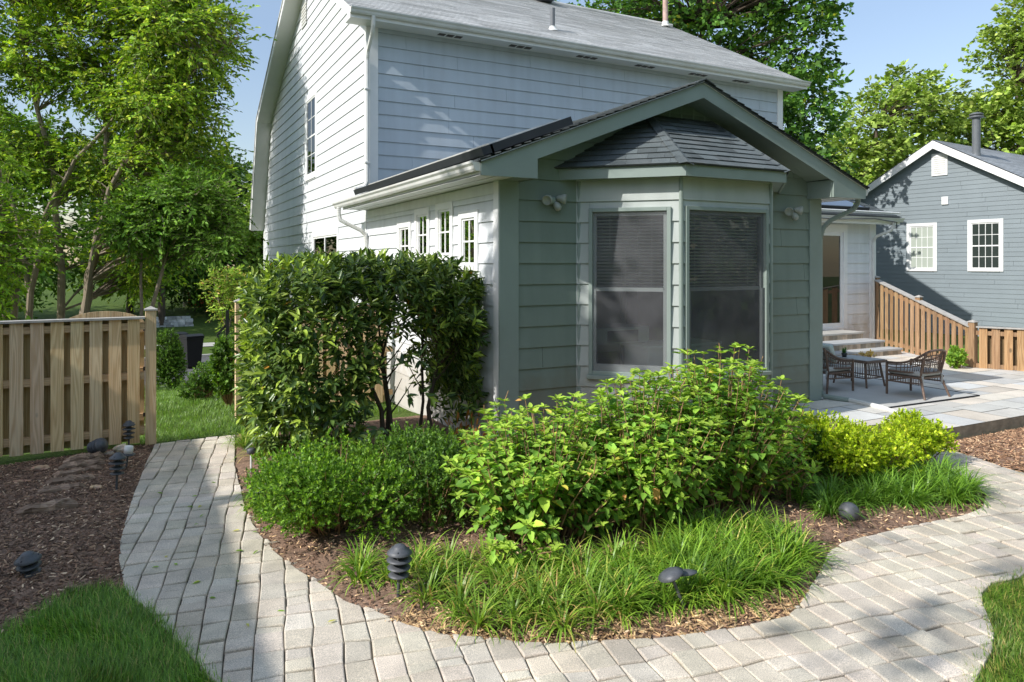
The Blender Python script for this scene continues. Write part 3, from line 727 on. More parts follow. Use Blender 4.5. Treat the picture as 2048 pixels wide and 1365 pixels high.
for bb, mt in (((X0 - .03, X0 + .235, Y0 - .034, Y0 - .001, -.1, 3.31), 'sagetrim'), ((EX1 - .235, EX1 + .03, Y0 - .034, Y0 - .001, -.1, 3.31), 'sagetrim'), ((X0 - .031, X0 - .001, Y0, Y0 + .14, -.1, 3.31), 'trim'), ((EX1 + .001, EX1 + .031, Y0, Y0 + .14, -.1, 3.31), 'trim')):
    mb = MB(); mb.box(*bb); hp(mb, 'corner_board', mt, bevel=.004)
# roof of the extension
th = math.atan(SLOPE); Ls = (RX - EXL + .03) / math.cos(th)
for sx in (1, -1):
    T = V(sx * math.cos(th), 0, math.sin(th)); Nn = V(-sx * math.sin(th), 0, math.cos(th)); O = V(EXL - .03 if sx > 0 else EXRr + .03, 0, EZ + .012 - .012)
    m2 = MB(); lap(m2, [(YF - .04, 0), (13.54, 0), (13.54, Ls), (YF - .04, Ls)], [], .14, O, Y_, T, Nn, lip=.014, board=(.25, .5), var=.2, back=-.02, liprand=.004, gap=.002)
    m2.obox(O, Y_, T, Nn, YF - .03, 13.52, .01, Ls, -.028, -.021)
    er = m2.build('extension_roof', M['roofdark'], house)
mb = MB()
for k in range(36): 
    y = YF - .05 + k * .17
    for sx in (1, -1): mb.obox((RX, y, rz(RX) + .028 + .004 * (k % 2)), Y_, V(sx * math.cos(th), 0, -math.sin(th)), V(sx * math.sin(th), 0, math.cos(th)), 0, .185, -.002, .15, -.006, .006, rnd.uniform(.8, 1.2))
mb.build('ridge_shingles', M['roofdark'], house)
# gable fascia with level returns
mb = MB(); fh = .215; bx = 4.18
xs_l = [EXL, RX]
def fasc(pts): mb.extr(pts, (0, YF, 0), X_, Z_, Y_, .028)
fasc([(EXL, EZ - .02), (EXL, 3.295), (bx, 3.295), (bx, rz(bx) - fh), (RX, rz(RX) - fh), (RX, rz(RX) - .02)])
fasc([(EXRr, EZ - .02), (RX + .001, rz(RX) - .02), (RX + .001, rz(RX) - fh), (2 * RX - bx, rz(bx) - fh), (2 * RX - bx, 3.295), (EXRr, 3.295)][::-1])
# closing faces of the boxed returns
for (xa, xb) in ((bx, bx + .02), (2 * RX - bx - .02, 2 * RX - bx)): mb.box(xa, xb, YF + .028, Y0 - .002, 3.295, rz(bx) - fh + .03)
hp(mb, 'rake_fascia', 'sagetrim')
mb = MB(); mb.extr([(EXL - .004, EZ + .004), (RX, rz(RX) + .004), (RX, rz(RX) - .022), (EXL - .004, EZ - .022)], (0, YF - .012, 0), X_, Z_, Y_, .012); mb.extr([(EXRr + .004, EZ + .004), (EXRr + .004, EZ - .022), (RX + .001, rz(RX) - .022), (RX + .001, rz(RX) + .004)], (0, YF - .012, 0), X_, Z_, Y_, .012); hp(mb, 'drip_edge', 'gutter')
# soffits
for sx in (1, -1):
    m2 = MB(); T = V(sx * math.cos(th), 0, math.sin(th)); Nn = V(sx * math.sin(th), 0, -math.cos(th))
    xa = bx + .02; O = V(xa if sx > 0 else 2 * RX - xa, 0, rz(xa) - .17)
    lap(m2, [(YF + .028, 0), (Y0 - .002, 0), (Y0 - .002, (RX - xa) / math.cos(th)), (YF + .028, (RX - xa) / math.cos(th))], [], .16, O, Y_, T, Nn, lip=.010, board=(3, 4), back=-.01)
    m2.build('rake_soffit', M['sagetrim'], house)
for (xa, xb, mt) in ((EXL, X0 - .002, 'soffit'), (EX1 + .002, EXRr, 'soffit')):
    m2 = MB(); lap(m2, [(YF, 0), (13.5, 0), (13.5, xb - xa), (YF, xb - xa)], [], .24, V(xa, 0, 3.312), Y_, X_, -Z_, lip=.005, board=(3.5, 3.7), back=-.01); m2.build('eave_soffit', M[mt], house)
for (xa, xb) in ((X0, bx), (2 * RX - bx, EX1)):
    m2 = MB(); m2.box(xa, xb, YF + .0285, Y0 - .035, 3.306, 3.318); m2.build('return_soffit', M['sagetrim'], house)
mb = MB(); mb.box(EXL, EXL + .02, YF + .03, 13.53, 3.30, 3.45); hp(mb, 'eave_fascia', 'trim'); mb = MB(); mb.box(EXRr - .02, EXRr, YF + .03, 13.5, 3.30, 3.45); hp(mb, 'eave_fascia', 'trim')
mb = MB(); mb.extr(GPROF, (EXL - .001, YF + .02, 3.345), -X_, Z_, Y_, 6.5)
hp(mb, 'gutter', 'gutter')
mb = MB(); mb.extr(GPROF, (EXRr + .001, YF + .02, 3.345), X_, Z_, Y_, 4.5); hp(mb, 'gutter', 'gutter')
elbow_pipe([(3.40, 13.62, 3.36), (3.40, 13.62, 3.22), (3.42, 13.60, 3.12), (3.52, 13.56, 3.06), (3.80, 13.5, 2.92), (3.87, 13.48, 2.84), (3.88, 13.47, 2.70), (3.88, 13.47, -.1)])
elbow_pipe([(10.06, 7.55, 3.35), (10.06, 7.56, 3.24), (10.0, 7.6, 3.14), (9.72, 7.78, 2.98), (9.64, 7.86, 2.86), (9.62, 7.90, 2.7), (9.62, 7.90, .3), (9.64, 7.84, .20), (9.85, 7.4, .17)], mat='sagetrim')
elbow_pipe([(9.80, 7.5, .18), (9.75, 6.9, .17), (9.55, 6.5, .17)], w=.07, name='drain_pipe')
# gable louvre
mb = MB(); vx0, vx1, vz0 = 6.05, 2 * RX - 6.05, 4.345
mb.poly([(vx0, Y0 - .02, vz0 - .05), (vx1, Y0 - .02, vz0 - .05), (RX, Y0 - .02, 4.60)])
mb.bar((vx0 - .1, Y0 - .03, vz0 - .05), (vx1 + .1, Y0 - .03, vz0 - .05), .03, .035); mb.bar((vx0 - .02, Y0 - .03, vz0 - .04), (RX, Y0 - .03, 4.60), .03, .03); mb.bar((vx1 + .02, Y0 - .03, vz0 - .04), (RX, Y0 - .03, 4.60), .03, .03)
lv = hp(mb, 'gable_vent', 'sagetrim')
mb = MB()
for k in range(26):
    z = vz0 - .04 + k * .011; w = (4.58 - z) / (4.58 - vz0) * (RX - vx0) - .02
    if w > .03: mb.obox((RX, Y0 - .03, z), X_, Z_, -Y_, -w, w, 0, .006, 0, .006)
for dx in (-.42, -.21, 0, .21, .42):
    h = (1 - abs(dx) / .68) * .23
    mb.obox((RX + dx, Y0 - .033, vz0 - .03), X_, Z_, -Y_, -.01, .01, 0, h, 0, .008)
hp(mb, 'louvre', 'sagetrim', lv)
# solar panels on the left slope
T = V(math.cos(th), 0, math.sin(th)); Nn = V(-math.sin(th), 0, math.cos(th)); O = V(EXL, 0, EZ + .02)
mb = MB()
for (ya, yb) in ((7.62, 9.2), (9.23, 10.85), (10.88, 12.5)):
    mb.obox(O, Y_, T, Nn, ya, yb, .30, 1.28, .09, .13)
sp = hp(mb, 'solar_panel', 'panel')
mb = MB()
for (ya, yb) in ((7.62, 9.2), (9.23, 10.85), (10.88, 12.5)):
    for (a, b, c, d) in ((ya, yb, .26, .30), (ya, yb, 1.28, 1.32), (ya - .012, ya, .26, 1.32), (yb, yb + .012, .26, 1.32)): mb.obox(O, Y_, T, Nn, a, b, c, d, .085, .135)
mb.build('panel_frame', M['gutter'], sp)
mb = MB(); mb.obox(O, Y_, T, Nn, 7.5, 7.6, .10, 1.4, .02, .12); mb.obox(O, Y_, T, Nn, 7.5, 13.4, .22, .25, .02, .12); mb.build('panel_skirt', M['black'], sp)

# ---------------- bay window
def v3(p, z): return V(p[0], p[1], z)
faces = [(P0, P1), (P1, P2), (P2, P3)]
nA = unit(V(-1, -1, 0)); sA = unit(V(1, -1, 0)); LA = np.linalg.norm(P1 - P0)
sC = unit(V(1, 1, 0)); nC = unit(V(1, -1, 0))
OA, OB, OC = v3(P0, 0), v3(P1, 0), v3(P2, 0)
A_open = (.17, 1.20, .88, 3.0); B_open = (.06, 1.467, .88, 3.01)
mb = MB()
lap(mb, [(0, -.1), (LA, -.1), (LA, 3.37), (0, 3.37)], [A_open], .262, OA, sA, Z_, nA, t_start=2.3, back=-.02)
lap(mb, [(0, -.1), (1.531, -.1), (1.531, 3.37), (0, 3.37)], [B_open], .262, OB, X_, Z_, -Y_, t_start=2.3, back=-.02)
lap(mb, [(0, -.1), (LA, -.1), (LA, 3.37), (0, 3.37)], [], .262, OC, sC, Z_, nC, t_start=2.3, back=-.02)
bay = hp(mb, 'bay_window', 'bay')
mb = MB()
for p in (P0 + V(.03, -.01), P1, P2): mb.tube([(p[0], p[1] - .012, -.1), (p[0], p[1] - .012, 3.36)], .027, 8)
mb.tube([(P3[0], P3[1] - .02, -.1), (P3[0], P3[1] - .02, 3.36)], .02, 8)
mb.build('corner_bead', M['sagetrim'], bay)
def bay_win(O, S, Nn, op):
    s0, s1, t0, t1 = op; tr = .05
    f = MB()
    f.obox(O, S, Z_, Nn, s0, s0 + tr, t0, t1, -.06, .045); f.obox(O, S, Z_, Nn, s1 - tr, s1, t0, t1, -.06, .045)
    f.obox(O, S, Z_, Nn, s0 + tr, s1 - tr, t1 - tr, t1, -.06, .045); f.obox(O, S, Z_, Nn, s0 - .02, s1 + .02, t0 - .05, t0, -.06, .075); f.obox(O, S, Z_, Nn, s0 + tr, s1 - tr, t0, t0 + tr, -.06, .04)
    f.build('window_frame', M['sagetrim'], bay, bevel=.005)
    a, b, c, d = s0 + tr, s1 - tr, t0 + tr, t1 - tr; k = .045; mid = c + (d - c) * .515
    h = MB()
    for (p, q, u, w, n0, n1) in ((a, a + k, c, mid, -.03, .02), (b - k, b, c, mid, -.03, .02), (a + k, b - k, c, c + .09, -.03, .02), (a, a + k, mid, d, -.05, -.005), (b - k, b, mid, d, -.05, -.005), (a + k, b - k, d - .05, d, -.05, -.005), (a + k, b - k, mid - .024, mid + .024, -.045, .016 if abs(Nn[0]) > .1 else -.028)): h.obox(O, S, Z_, Nn, p, q, u, w, n0, n1)
    h.build('sash', M['sashgrey' if abs(Nn[0]) > .1 else 'sashdark'], bay)
    g = MB()
    g.poly([O + S * s + Z_ * t + Nn * -.035 for s, t in ((a, c), (b, c), (b, d), (a, d))]); g.build('pane', M['glass'], bay)
    g = MB(); nx_, nz_ = 14, 24; pts = {}
    for i in range(nx_ + 1):
        for j in range(nz_ + 1):
            s = a + .005 + (b - a - .01) * i / nx_; t = c + .005 + (d - c - .01) * j / nz_
            w = math.sin(math.pi * i / nx_) * math.sin(math.pi * j / nz_) * .010 * math.sin(3.1 * i / nx_ + 2.3 + 5.2 * j / nz_) if 0 < i < nx_ else 0
            pts[i, j] = O + S * s + Z_ * t + Nn * (.027 + w)
    for i in range(nx_):
        for j in range(nz_): g.poly([pts[i, j], pts[i + 1, j], pts[i + 1, j + 1], pts[i, j + 1]], 1., .5)
    g.build('insect_screen', M['screenW'], bay, smooth=True)
    bl = MB(); z = d - .06
    while z > mid + .02:
        bl.obox(O + Z_ * z - Nn * .11, S, unit(Z_ * .75 + Nn * .66), np.cross(S, unit(Z_ * .75 + Nn * .66)), a + .02, b - .02, -.012, .012, -.001, .001); z -= .042
    for s in (a + .2, b - .2): bl.obox(O, S, Z_, Nn, s, s + .004, mid, d, -.092, -.09)
    bl.build('blind', M['blind'], bay)
bay_win(OA, sA, nA, A_open); bay_win(OB, X_, -Y_, B_open)
# bay fascia, soffit and roof
o = .20; k22 = .4142
Q0, Q1, Q2, Q3 = V(P0[0] - o * 1.414, Y0), V(P1[0] - k22 * o, P1[1] - o), V(P2[0] + k22 * o, P2[1] - o), V(P3[0] + o * 1.414, Y0)
mb = MB(); i_ = .025
q0, q1, q2, q3 = Q0 + V(i_ * 1.4, 0), Q1 + V(k22 * i_, i_), Q2 + V(-k22 * i_, i_), Q3 - V(i_ * 1.4, 0)
for a, b, c, d in ((Q0, Q1, q1, q0), (Q1, Q2, q2, q1), (Q2, Q3, q3, q2)): mb.prism([tuple(a), tuple(b), tuple(c), tuple(d)], 3.355, 3.50)
mb.build('bay_fascia', M['sagetrim'], bay)
mb = MB(); mb.prism([tuple(q0), tuple(q1), tuple(q2), tuple(q3), tuple(P3), tuple(P2), tuple(P1), tuple(P0)], 3.372, 3.392); mb.build('bay_soffit', M['sagetrim'], bay)
t1, t2 = V(6.20, Y0 - .004, 4.33), V(2 * RX - 6.20, Y0 - .004, 4.33)
ex = .035
e0, e1, e2, e3 = V(Q0[0] - ex * 1.4, Y0 - .004, 3.50), V(Q1[0] - ex * k22, Q1[1] - ex, 3.50), V(Q2[0] + ex * k22, Q2[1] - ex, 3.50), V(Q3[0] + ex * 1.4, Y0 - .004, 3.50)
mb = MB()
def roofface(pts, s, seed):
    O = pts[0]; n = unit(np.cross(pts[1] - pts[0], pts[2] - pts[0])); n = n if n[2] > 0 else -n
    S = unit(pts[1] - pts[0]); T = unit(np.cross(n, S)); T = T if T[2] > 0 else -T
    outl = [((p - O) @ S, (p - O) @ T) for p in pts]
    lap(mb, outl, [], .135, O, S, T, n, lip=.012, board=(.18, .36), var=.26, back=-.012, liprand=.006, gap=.0015)
    return S, T, n
roofface([e0, e1, t1], 0, 1); roofface([e1, e2, t2, t1], 0, 2); roofface([e2, e3, t2], 0, 3)
for (a, b) in ((e1, t1), (e2, t2)):
    d = b - a; Ld = np.linalg.norm(d); d = d / Ld; outw = unit(V(-d[1], d[0], 0)); 
    side1 = unit(np.cross(d, Z_)); kq = int(Ld / .14)
    for i in range(kq):
        p = a + d * (i * Ld / kq)
        for sg in (1, -1):
            nrmv = unit(Z_ + side1 * sg * .35 + (-Y_) * .4); sd = unit(np.cross(nrmv, d)) * (1 if sg * np.dot(np.cross(nrmv, d), side1) > 0 else -1)
            nn = unit(np.cross(d, sd)); nn = nn if nn[2] > 0 else -nn
            mb.obox(p + nn * .014, d, sd, nn, -.005, Ld / kq + .03, -.002, .10, .0, .008, rnd.uniform(.85, 1.15))
mb.build('bay_roof', M['roofdark'], bay)
mb = MB(); mb.bar(t1 + V(-.3, -.01, .02), t2 + V(.3, -.01, .02), .02, .06); mb.build('bay_flashing', M['black'], bay)
# room behind the bay windows
mb = MB()
mb.poly([(X0 + .06, Y0 + .03, .45), (EX1 - .06, Y0 + .03, .45), (EX1 - .06, 12.4, .45), (X0 + .06, 12.4, .45)], .6); mb.poly([(X0 + .06, 12.4, .45), (EX1 - .06, 12.4, .45), (EX1 - .06, 12.4, 3.3), (X0 + .06, 12.4, 3.3)])
mb.poly([(X0 + .06, Y0 + .03, .45), (X0 + .06, 12.4, .45), (X0 + .06, 12.4, 3.3), (X0 + .06, Y0 + .03, 3.3)]); mb.poly([(EX1 - .06, Y0 + .03, .45), (EX1 - .06, 12.4, .45), (EX1 - .06, 12.4, 3.3), (EX1 - .06, Y0 + .03, 3.3)])
mb.poly([(X0 + .05, Y0 + .03, 3.34), (EX1 - .05, Y0 + .03, 3.34), (EX1 - .05, 12.4, 3.34), (X0 + .05, 12.4, 3.34)]); mb.poly([(5.06, 7.888, 3.342), (5.96, 6.96, 3.342), (7.46, 6.96, 3.342), (8.36, 7.888, 3.342)])
mb.poly([(5.0, 7.86, .452), (5.95, 6.95, .452), (7.47, 6.95, .452), (8.4, 7.86, .452)], .6)
hp(mb, 'interior_room', 'room')
mb = MB(); mb.box(8.0, 8.12, 12.33, 12.38, .46, 2.6); mb.box(9.0, 9.12, 12.33, 12.38, .46, 2.6); mb.box(8.12, 9.0, 12.33, 12.38, 2.5, 2.6); mb.box(8.12, 9.0, 12.36, 12.39, .46, 2.5); hp(mb, 'interior_door', 'roomwhite')
# floodlights
def floodlight(x, z, parent):
    f = MB(); f.lathe([(.055, 0), (.055, .02), (.045, .05), (.02, .06)], (x, Y0 - .015, z), 14, (0, -1, 0)); fo = f.build('flood_light', M['sagetrim'], parent, smooth=True)
    for sg, ax in ((-1, unit(V(-.75, -.55, -.35))), (1, unit(V(.8, -.6, -.15)))):
        c = V(x, Y0 - .05, z + .02) + V(sg * .045, -.02, .01); h = MB()
        h.lathe([(.02, 0), (.035, .015), (.042, .05), (.06, .085), (.064, .12), (.058, .122), (.05, .105), (.01, .10)], c, 16, ax); h.build('lamp_head', M['flood'], fo, smooth=True)
    h = MB(); h.lathe([(.015, 0), (.03, .02), (.045, .05), (.045, .10), (.025, .125)], (x + .03, Y0 - .055, z - .02), 12, unit(V(.25, -.5, -.85))); h.build('motion_sensor', M['flood'], fo, smooth=True)
floodlight(4.64, 3.09, house); floodlight(8.86, 3.09, house)

# ---------------- sunroom wing with the patio door
SY, SX = 12.5, 17.29
sun_open = [(14.3, 16.19, .62, 3.29)]
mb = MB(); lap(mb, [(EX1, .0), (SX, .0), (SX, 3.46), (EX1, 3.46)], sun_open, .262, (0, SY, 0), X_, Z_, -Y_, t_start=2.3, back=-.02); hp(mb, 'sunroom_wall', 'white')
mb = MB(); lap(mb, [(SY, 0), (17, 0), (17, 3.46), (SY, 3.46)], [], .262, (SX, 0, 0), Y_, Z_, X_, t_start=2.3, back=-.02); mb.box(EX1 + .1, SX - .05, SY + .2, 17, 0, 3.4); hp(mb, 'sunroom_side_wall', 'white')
mb = MB(); mb.box(SX - .2, SX + .03, SY - .035, SY - .001, .0, 3.46); mb.box(SX + .001, SX + .03, SY, SY + .2, 0, 3.46); hp(mb, 'corner_board', 'trim', bevel=.004)
f = MB(); 
for (a, b, c, d) in ((14.3, 14.44, .62, 3.29), (16.05, 16.19, .62, 3.29), (14.44, 16.05, 3.1, 3.29), (14.44, 16.05, .60, .68)): f.obox((0, SY, 0), X_, Z_, -Y_, a, b, c, d, -.05, .045)
dr = f.build('patio_door', M['trim'], house, bevel=.005)
f = MB()
for (a, b, c, d) in ((14.44, 14.52, .68, 3.1), (15.97, 16.05, .68, 3.1), (15.2, 15.28, .68, 3.1), (14.52, 15.97, .68, .78), (14.52, 15.97, 3.0, 3.1)): f.obox((0, SY, 0), X_, Z_, -Y_, a, b, c, d, -.04, .01)
f.build('door_sash', M['trim'], dr)
f = MB(); f.poly([(14.5, SY + .012, .75), (16.0, SY + .012, .75), (16.0, SY + .012, 3.02), (14.5, SY + .012, 3.02)]); f.build('pane', M['door'], dr)
ss = math.atan(.40); T_s = V(0, math.cos(ss), math.sin(ss)); N_s = V(0, -math.sin(ss), math.cos(ss))
mb = MB(); lap(mb, [(EX1, 0), (SX + .5, 0), (SX + .5, 4.2), (EX1, 4.2)], [], .14, (0, 12.06, 3.5), X_, T_s, N_s, lip=.012, board=(.25, .5), var=.2, back=-.02, liprand=.004, gap=.002)
mb.obox((0, 12.06, 3.5), X_, T_s, N_s, EX1, SX + .49, .01, 4.2, -.05, -.021); sr = hp(mb, 'sunroom_roof', 'roofdark')
mb = MB(); mb.obox((0, 12.06, 3.5), X_, T_s, N_s, 14.9, 16.9, .45, 1.6, .05, .10); mb.build('skylight', M['panel'], sr)
mb = MB()
for (a, b, c, d) in ((14.84, 16.96, .39, .45), (14.84, 16.96, 1.6, 1.66), (14.84, 14.9, .45, 1.6), (16.9, 16.96, .45, 1.6)): mb.obox((0, 12.06, 3.5), X_, T_s, N_s, a, b, c, d, .01, .11)
mb.build('skylight_frame', M['black'], sr)
mb = MB(); mb.obox((0, 12.06, 3.5), X_, T_s, N_s, EX1 + .6, SX + .45, .03, .09, .07, .11); mb.build('panel_rail', M['gutter'], sr)
mb = MB(); mb.box(EX1 + .5, SX + .48, 12.1, 12.125, 3.30, 3.47); mb.box(EX1 + .5, SX + .45, 12.125, SY, 3.42, 3.44); mb.box(SX + .46, SX + .48, 12.1, 14.5, 3.38, 3.5); hp(mb, 'eave_fascia', 'trim')
mb = MB(); mb.extr(GPROF, (EX1 + .5, 12.1, 3.37), -Y_, Z_, X_, SX + .02 - EX1); hp(mb, 'gutter', 'gutter')
mb = MB(); mb.box(12.5, SX + .3, 11.985, 12.09, 3.47, 3.50); mb.tube([(13, 11.99, 3.42), (15.2, 11.98, 3.38), (16.6, 11.98, 3.43), (17.5, 12.0, 3.36), (17.55, 12.05, 3.2)], .012, 6); hp(mb, 'gutter_guard', 'black')
elbow_pipe([(17.45, 12.05, 3.37), (17.45, 12.06, 3.25), (17.4, 12.12, 3.15), (17.2, 12.38, 3.0), (17.18, 12.44, 2.88), (17.18, 12.44, .2)])

# ---------------- stone steps below the patio door
st = empty('stone_steps', (14.5, 11.6, .15), 'stone steps with bluestone treads leading up to the patio door', 'steps')
tr = MB(); rs = MB(); pal = [(.36, .30, .22), (.30, .26, .20), (.40, .33, .25), (.26, .24, .21), (.44, .35, .26)]
for (ya, yb, xb, z) in ((10.86, 11.2, 16.06, .30), (11.2, 11.72, 15.9, .46), (11.72, 12.46, 15.86, .62)):
    rs.box(12.2, xb - .03, ya + .03, 12.44, .02, z - .045, (.33, .28, .22))
    tr.box(12.15, xb, ya, yb + .05 if z < .6 else 12.455, z - .045, z, rnd.choice([(.42, .43, .43), (.47, .45, .41)]))
    x = 12.2
    while x < xb - .05:
        w = rnd.uniform(.09, .2); w = min(w, xb - .032 - x); k = rnd.uniform(.7, 1.3); c = pal[rnd.randrange(5)]
        rs.box(x + .004, x + w - .004, ya + .012, ya + .032, z - .16, z - .046, tuple(v * k for v in c)); x += w
    y = ya + .05
    while y < 12.3: rs.box(xb - .032, xb - .012, y, y + .15, z - .16, z - .046, tuple(v * rnd.uniform(.7, 1.3) for v in pal[rnd.randrange(5)])); y += .158
tr.build('tread', M['flag'], st, bevel=.006); rs.build('riser', M['stonerise'], st)

# ================================================================== FENCES
def fence_run(root, A, B, zb, za_top, zb_top, pitch, bw, front, mats, side=1, back=True, rails=(.9, .5, .1), railh=.085, cap=True, seed=1):
    """board-on-board run from A to B (2-D points); boards on the camera side, rails, and boards behind in the gaps"""
    rg = random.Random(seed); A, B = V(*A, 0), V(*B, 0); Lf = np.linalg.norm(B - A); S = (B - A) / Lf; Nn = V(S[1], -S[0], 0) * side
    top = lambda s: za_top + (zb_top - za_top) * s / Lf
    pk = MB(); bk = MB(); n = int(Lf / pitch)
    for i in range(n):
        s = front + i * pitch
        if s + bw > Lf: break
        k = rg.uniform(1.02, 1.45); w = rg.uniform(-.004, .004); zt0, zt1 = top(s) - .005, top(s + bw) - .005; r = rg.random(); t = (k, k * rg.uniform(.94, 1.04), k * rg.uniform(.86, 1.08))
        for (mbx, off, n0, n1) in ((pk, 0, .045, .063), (bk, pitch / 2, -.063, -.045)):
            s0, s1 = s + off + w, s + off + bw + w
            if s1 > Lf or (mbx is bk and not back): continue
            b0 = zb + rg.uniform(0, .02); p = []
            for nn in (n0, n1): p += [A + S * s0 + Nn * nn + Z_ * b0, A + S * s1 + Nn * nn + Z_ * b0, A + S * s1 + Nn * nn + Z_ * (top(s1) - .005), A + S * s0 + Nn * nn + Z_ * (top(s0) - .005)]
            vb = len(mbx.v); kk = rg.uniform(.8, 1.2); tt = t if mbx is pk else (kk * .55, kk * .6, kk * .55); rr = r if mbx is pk else rg.random()  # rear boards tinted dark to paint the shadow in the gaps
            for q in p: mbx.v.append(tuple(q)); mbx.t.append((*tt, rr))
            for f in ((0, 3, 2, 1), (4, 5, 6, 7), (0, 1, 5, 4), (1, 2, 6, 5), (2, 3, 7, 6), (3, 0, 4, 7)): mbx.f.append(tuple(vb + x for x in f))
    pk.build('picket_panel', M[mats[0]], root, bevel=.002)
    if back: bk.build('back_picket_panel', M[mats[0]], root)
    for fr in rails:
        rb = MB(); za = zb + (za_top - zb) * fr; zc = zb + (zb_top - zb) * fr
        rb.bar(A + Z_ * za, B + Z_ * zc, .088, railh); rb.build('rail', M[mats[1]], root)
    if cap:
        rb = MB(); rb.bar(A + Nn * .02 + Z_ * (za_top + .012), B + Nn * .02 + Z_ * (zb_top + .012), .16, .026); rb.build('top_rail', M['cap'], root)
def post(root, p, z0, z1, w, mat, capw=.015):
    m = MB(); m.box(p[0] - w / 2, p[0] + w / 2, p[1] - w / 2, p[1] + w / 2, z0, z1); po = m.build('post', M[mat], root, bevel=.005)
    m = MB(); h = w / 2 + capw
    m.box(p[0] - h, p[0] + h, p[1] - h, p[1] + h, z1, z1 + .018); b = [(p[0] - h + .006, p[1] - h + .006), (p[0] + h - .006, p[1] - h + .006), (p[0] + h - .006, p[1] + h - .006), (p[0] - h + .006, p[1] + h - .006)]
    for i in range(4): m.poly([(*b[i], z1 + .018), (*b[(i + 1) % 4], z1 + .018), (p[0], p[1], z1 + .055)])
    m.build('post_cap', M['cap'], po)
fl = empty('board_fence', (.157, 10.291, 0), 'new pine board on board fence left of the paver path with a capped end post', 'fence')
e = unit(V(-1, -.005)); pA = V(.157, 10.291); fA = pA + e * .06; fB = pA + e * 5.2
fence_run(fl, tuple(fA), tuple(fB), .03, 1.60, 1.585, .203, .136, .06, ('pine', 'pinex'), side=-1, rails=(.94, .54, .10), seed=4)
post(fl, (.165, 10.30), 0, 1.70, .125, 'pine'); post(fl, tuple(pA + e * 2.6 + V(.02, .12)), 0, 1.55, .1, 'pine'); post(fl, tuple(pA + e * 5.2), 0, 1.7, .12, 'pine')

fg = empty('fence_return', (1.42, 11.9, 0), 'short pine fence panel standing between the path and the house behind the laurel', 'fence')
fence_run(fg, (1.5, 11.9), (3.88, 11.9), -.06, 1.6, 1.6, .203, .136, .04, ('pine', 'pinex'), side=1, rails=(.94, .54, .10), seed=8)
post(fg, (1.42, 11.9), -.1, 1.7, .12, 'pine')

ga = empty('arched_gate', (.2, 10.52, 0), 'pine garden gate with an arched top folded open behind the new fence', 'gate')
m = MB(); gx0, gx1 = -.83, .10
k = 0; x = gx0
while x < gx1 - .01:
    w = min(.135, gx1 - x); c = (x + w / 2 - (gx0 + gx1) / 2) / ((gx1 - gx0) / 2)
    def az_(xx): cc = (xx - (gx0 + gx1) / 2) / ((gx1 - gx0) / 2); return 1.50 + .185 * math.sqrt(max(0, 1 - cc * cc * .98))
    kk = rnd.uniform(.85, 1.15); n = 6; xs = [x + .002 + (w - .004) * i / n for i in range(n + 1)]
    m.extr([(xs[0], .05)] + [(xs[-1], .05)] + [(xx, az_(xx)) for xx in xs[::-1]], (0, 10.62, 0), X_, Z_, Y_, .02, (kk, kk, kk * .95)); x += w
m.build('picket_panel', M['pine'], ga)
for z in (.25, .85, 1.4): m = MB(); m.box(gx0 + .01, gx1 - .01, 10.58, 10.619, z, z + .09); m.build('rail', M['pinex'], ga)
for z in (.3, .9, 1.42): m = MB(); m.box(gx1 - .02, .225, 10.57, 10.579, z, z + .05); m.build('hinge', M['black'], ga)

fr = empty('sloping_fence', (17.27, 12.49, .1), 'weathered brown picket fence sloping down from the sunroom corner beside the patio', 'fence')
A, Bq, Cq = (17.30, 12.44), (15.34, 8.84), (17.9, 3.9)
mid = ((A[0] + Bq[0]) / 2, (A[1] + Bq[1]) / 2)
fence_run(fr, A, Bq, .06, 1.86, .98, .24, .142, .10, ('cedar', 'cedar'), side=1, back=False, rails=(.92, .15), cap=True, seed=3)
post(fr, A, 0, 1.92, .12, 'cedar'); post(fr, mid, 0, 1.50, .12, 'cedar'); post(fr, Bq, 0, 1.08, .13, 'cedar')
fr2 = empty('low_fence', (15.5, 8.6, .1), 'low sunlit brown board fence at the far right edge of the patio', 'fence')
fence_run(fr2, (15.37, 8.79), Cq, .06, .98, .97, .215, .142, .05, ('cedar', 'cedar'), side=1, back=True, rails=(.88, .15), cap=True, seed=6)
post(fr2, (16.6, 6.4), 0, .95, .1, 'cedar')

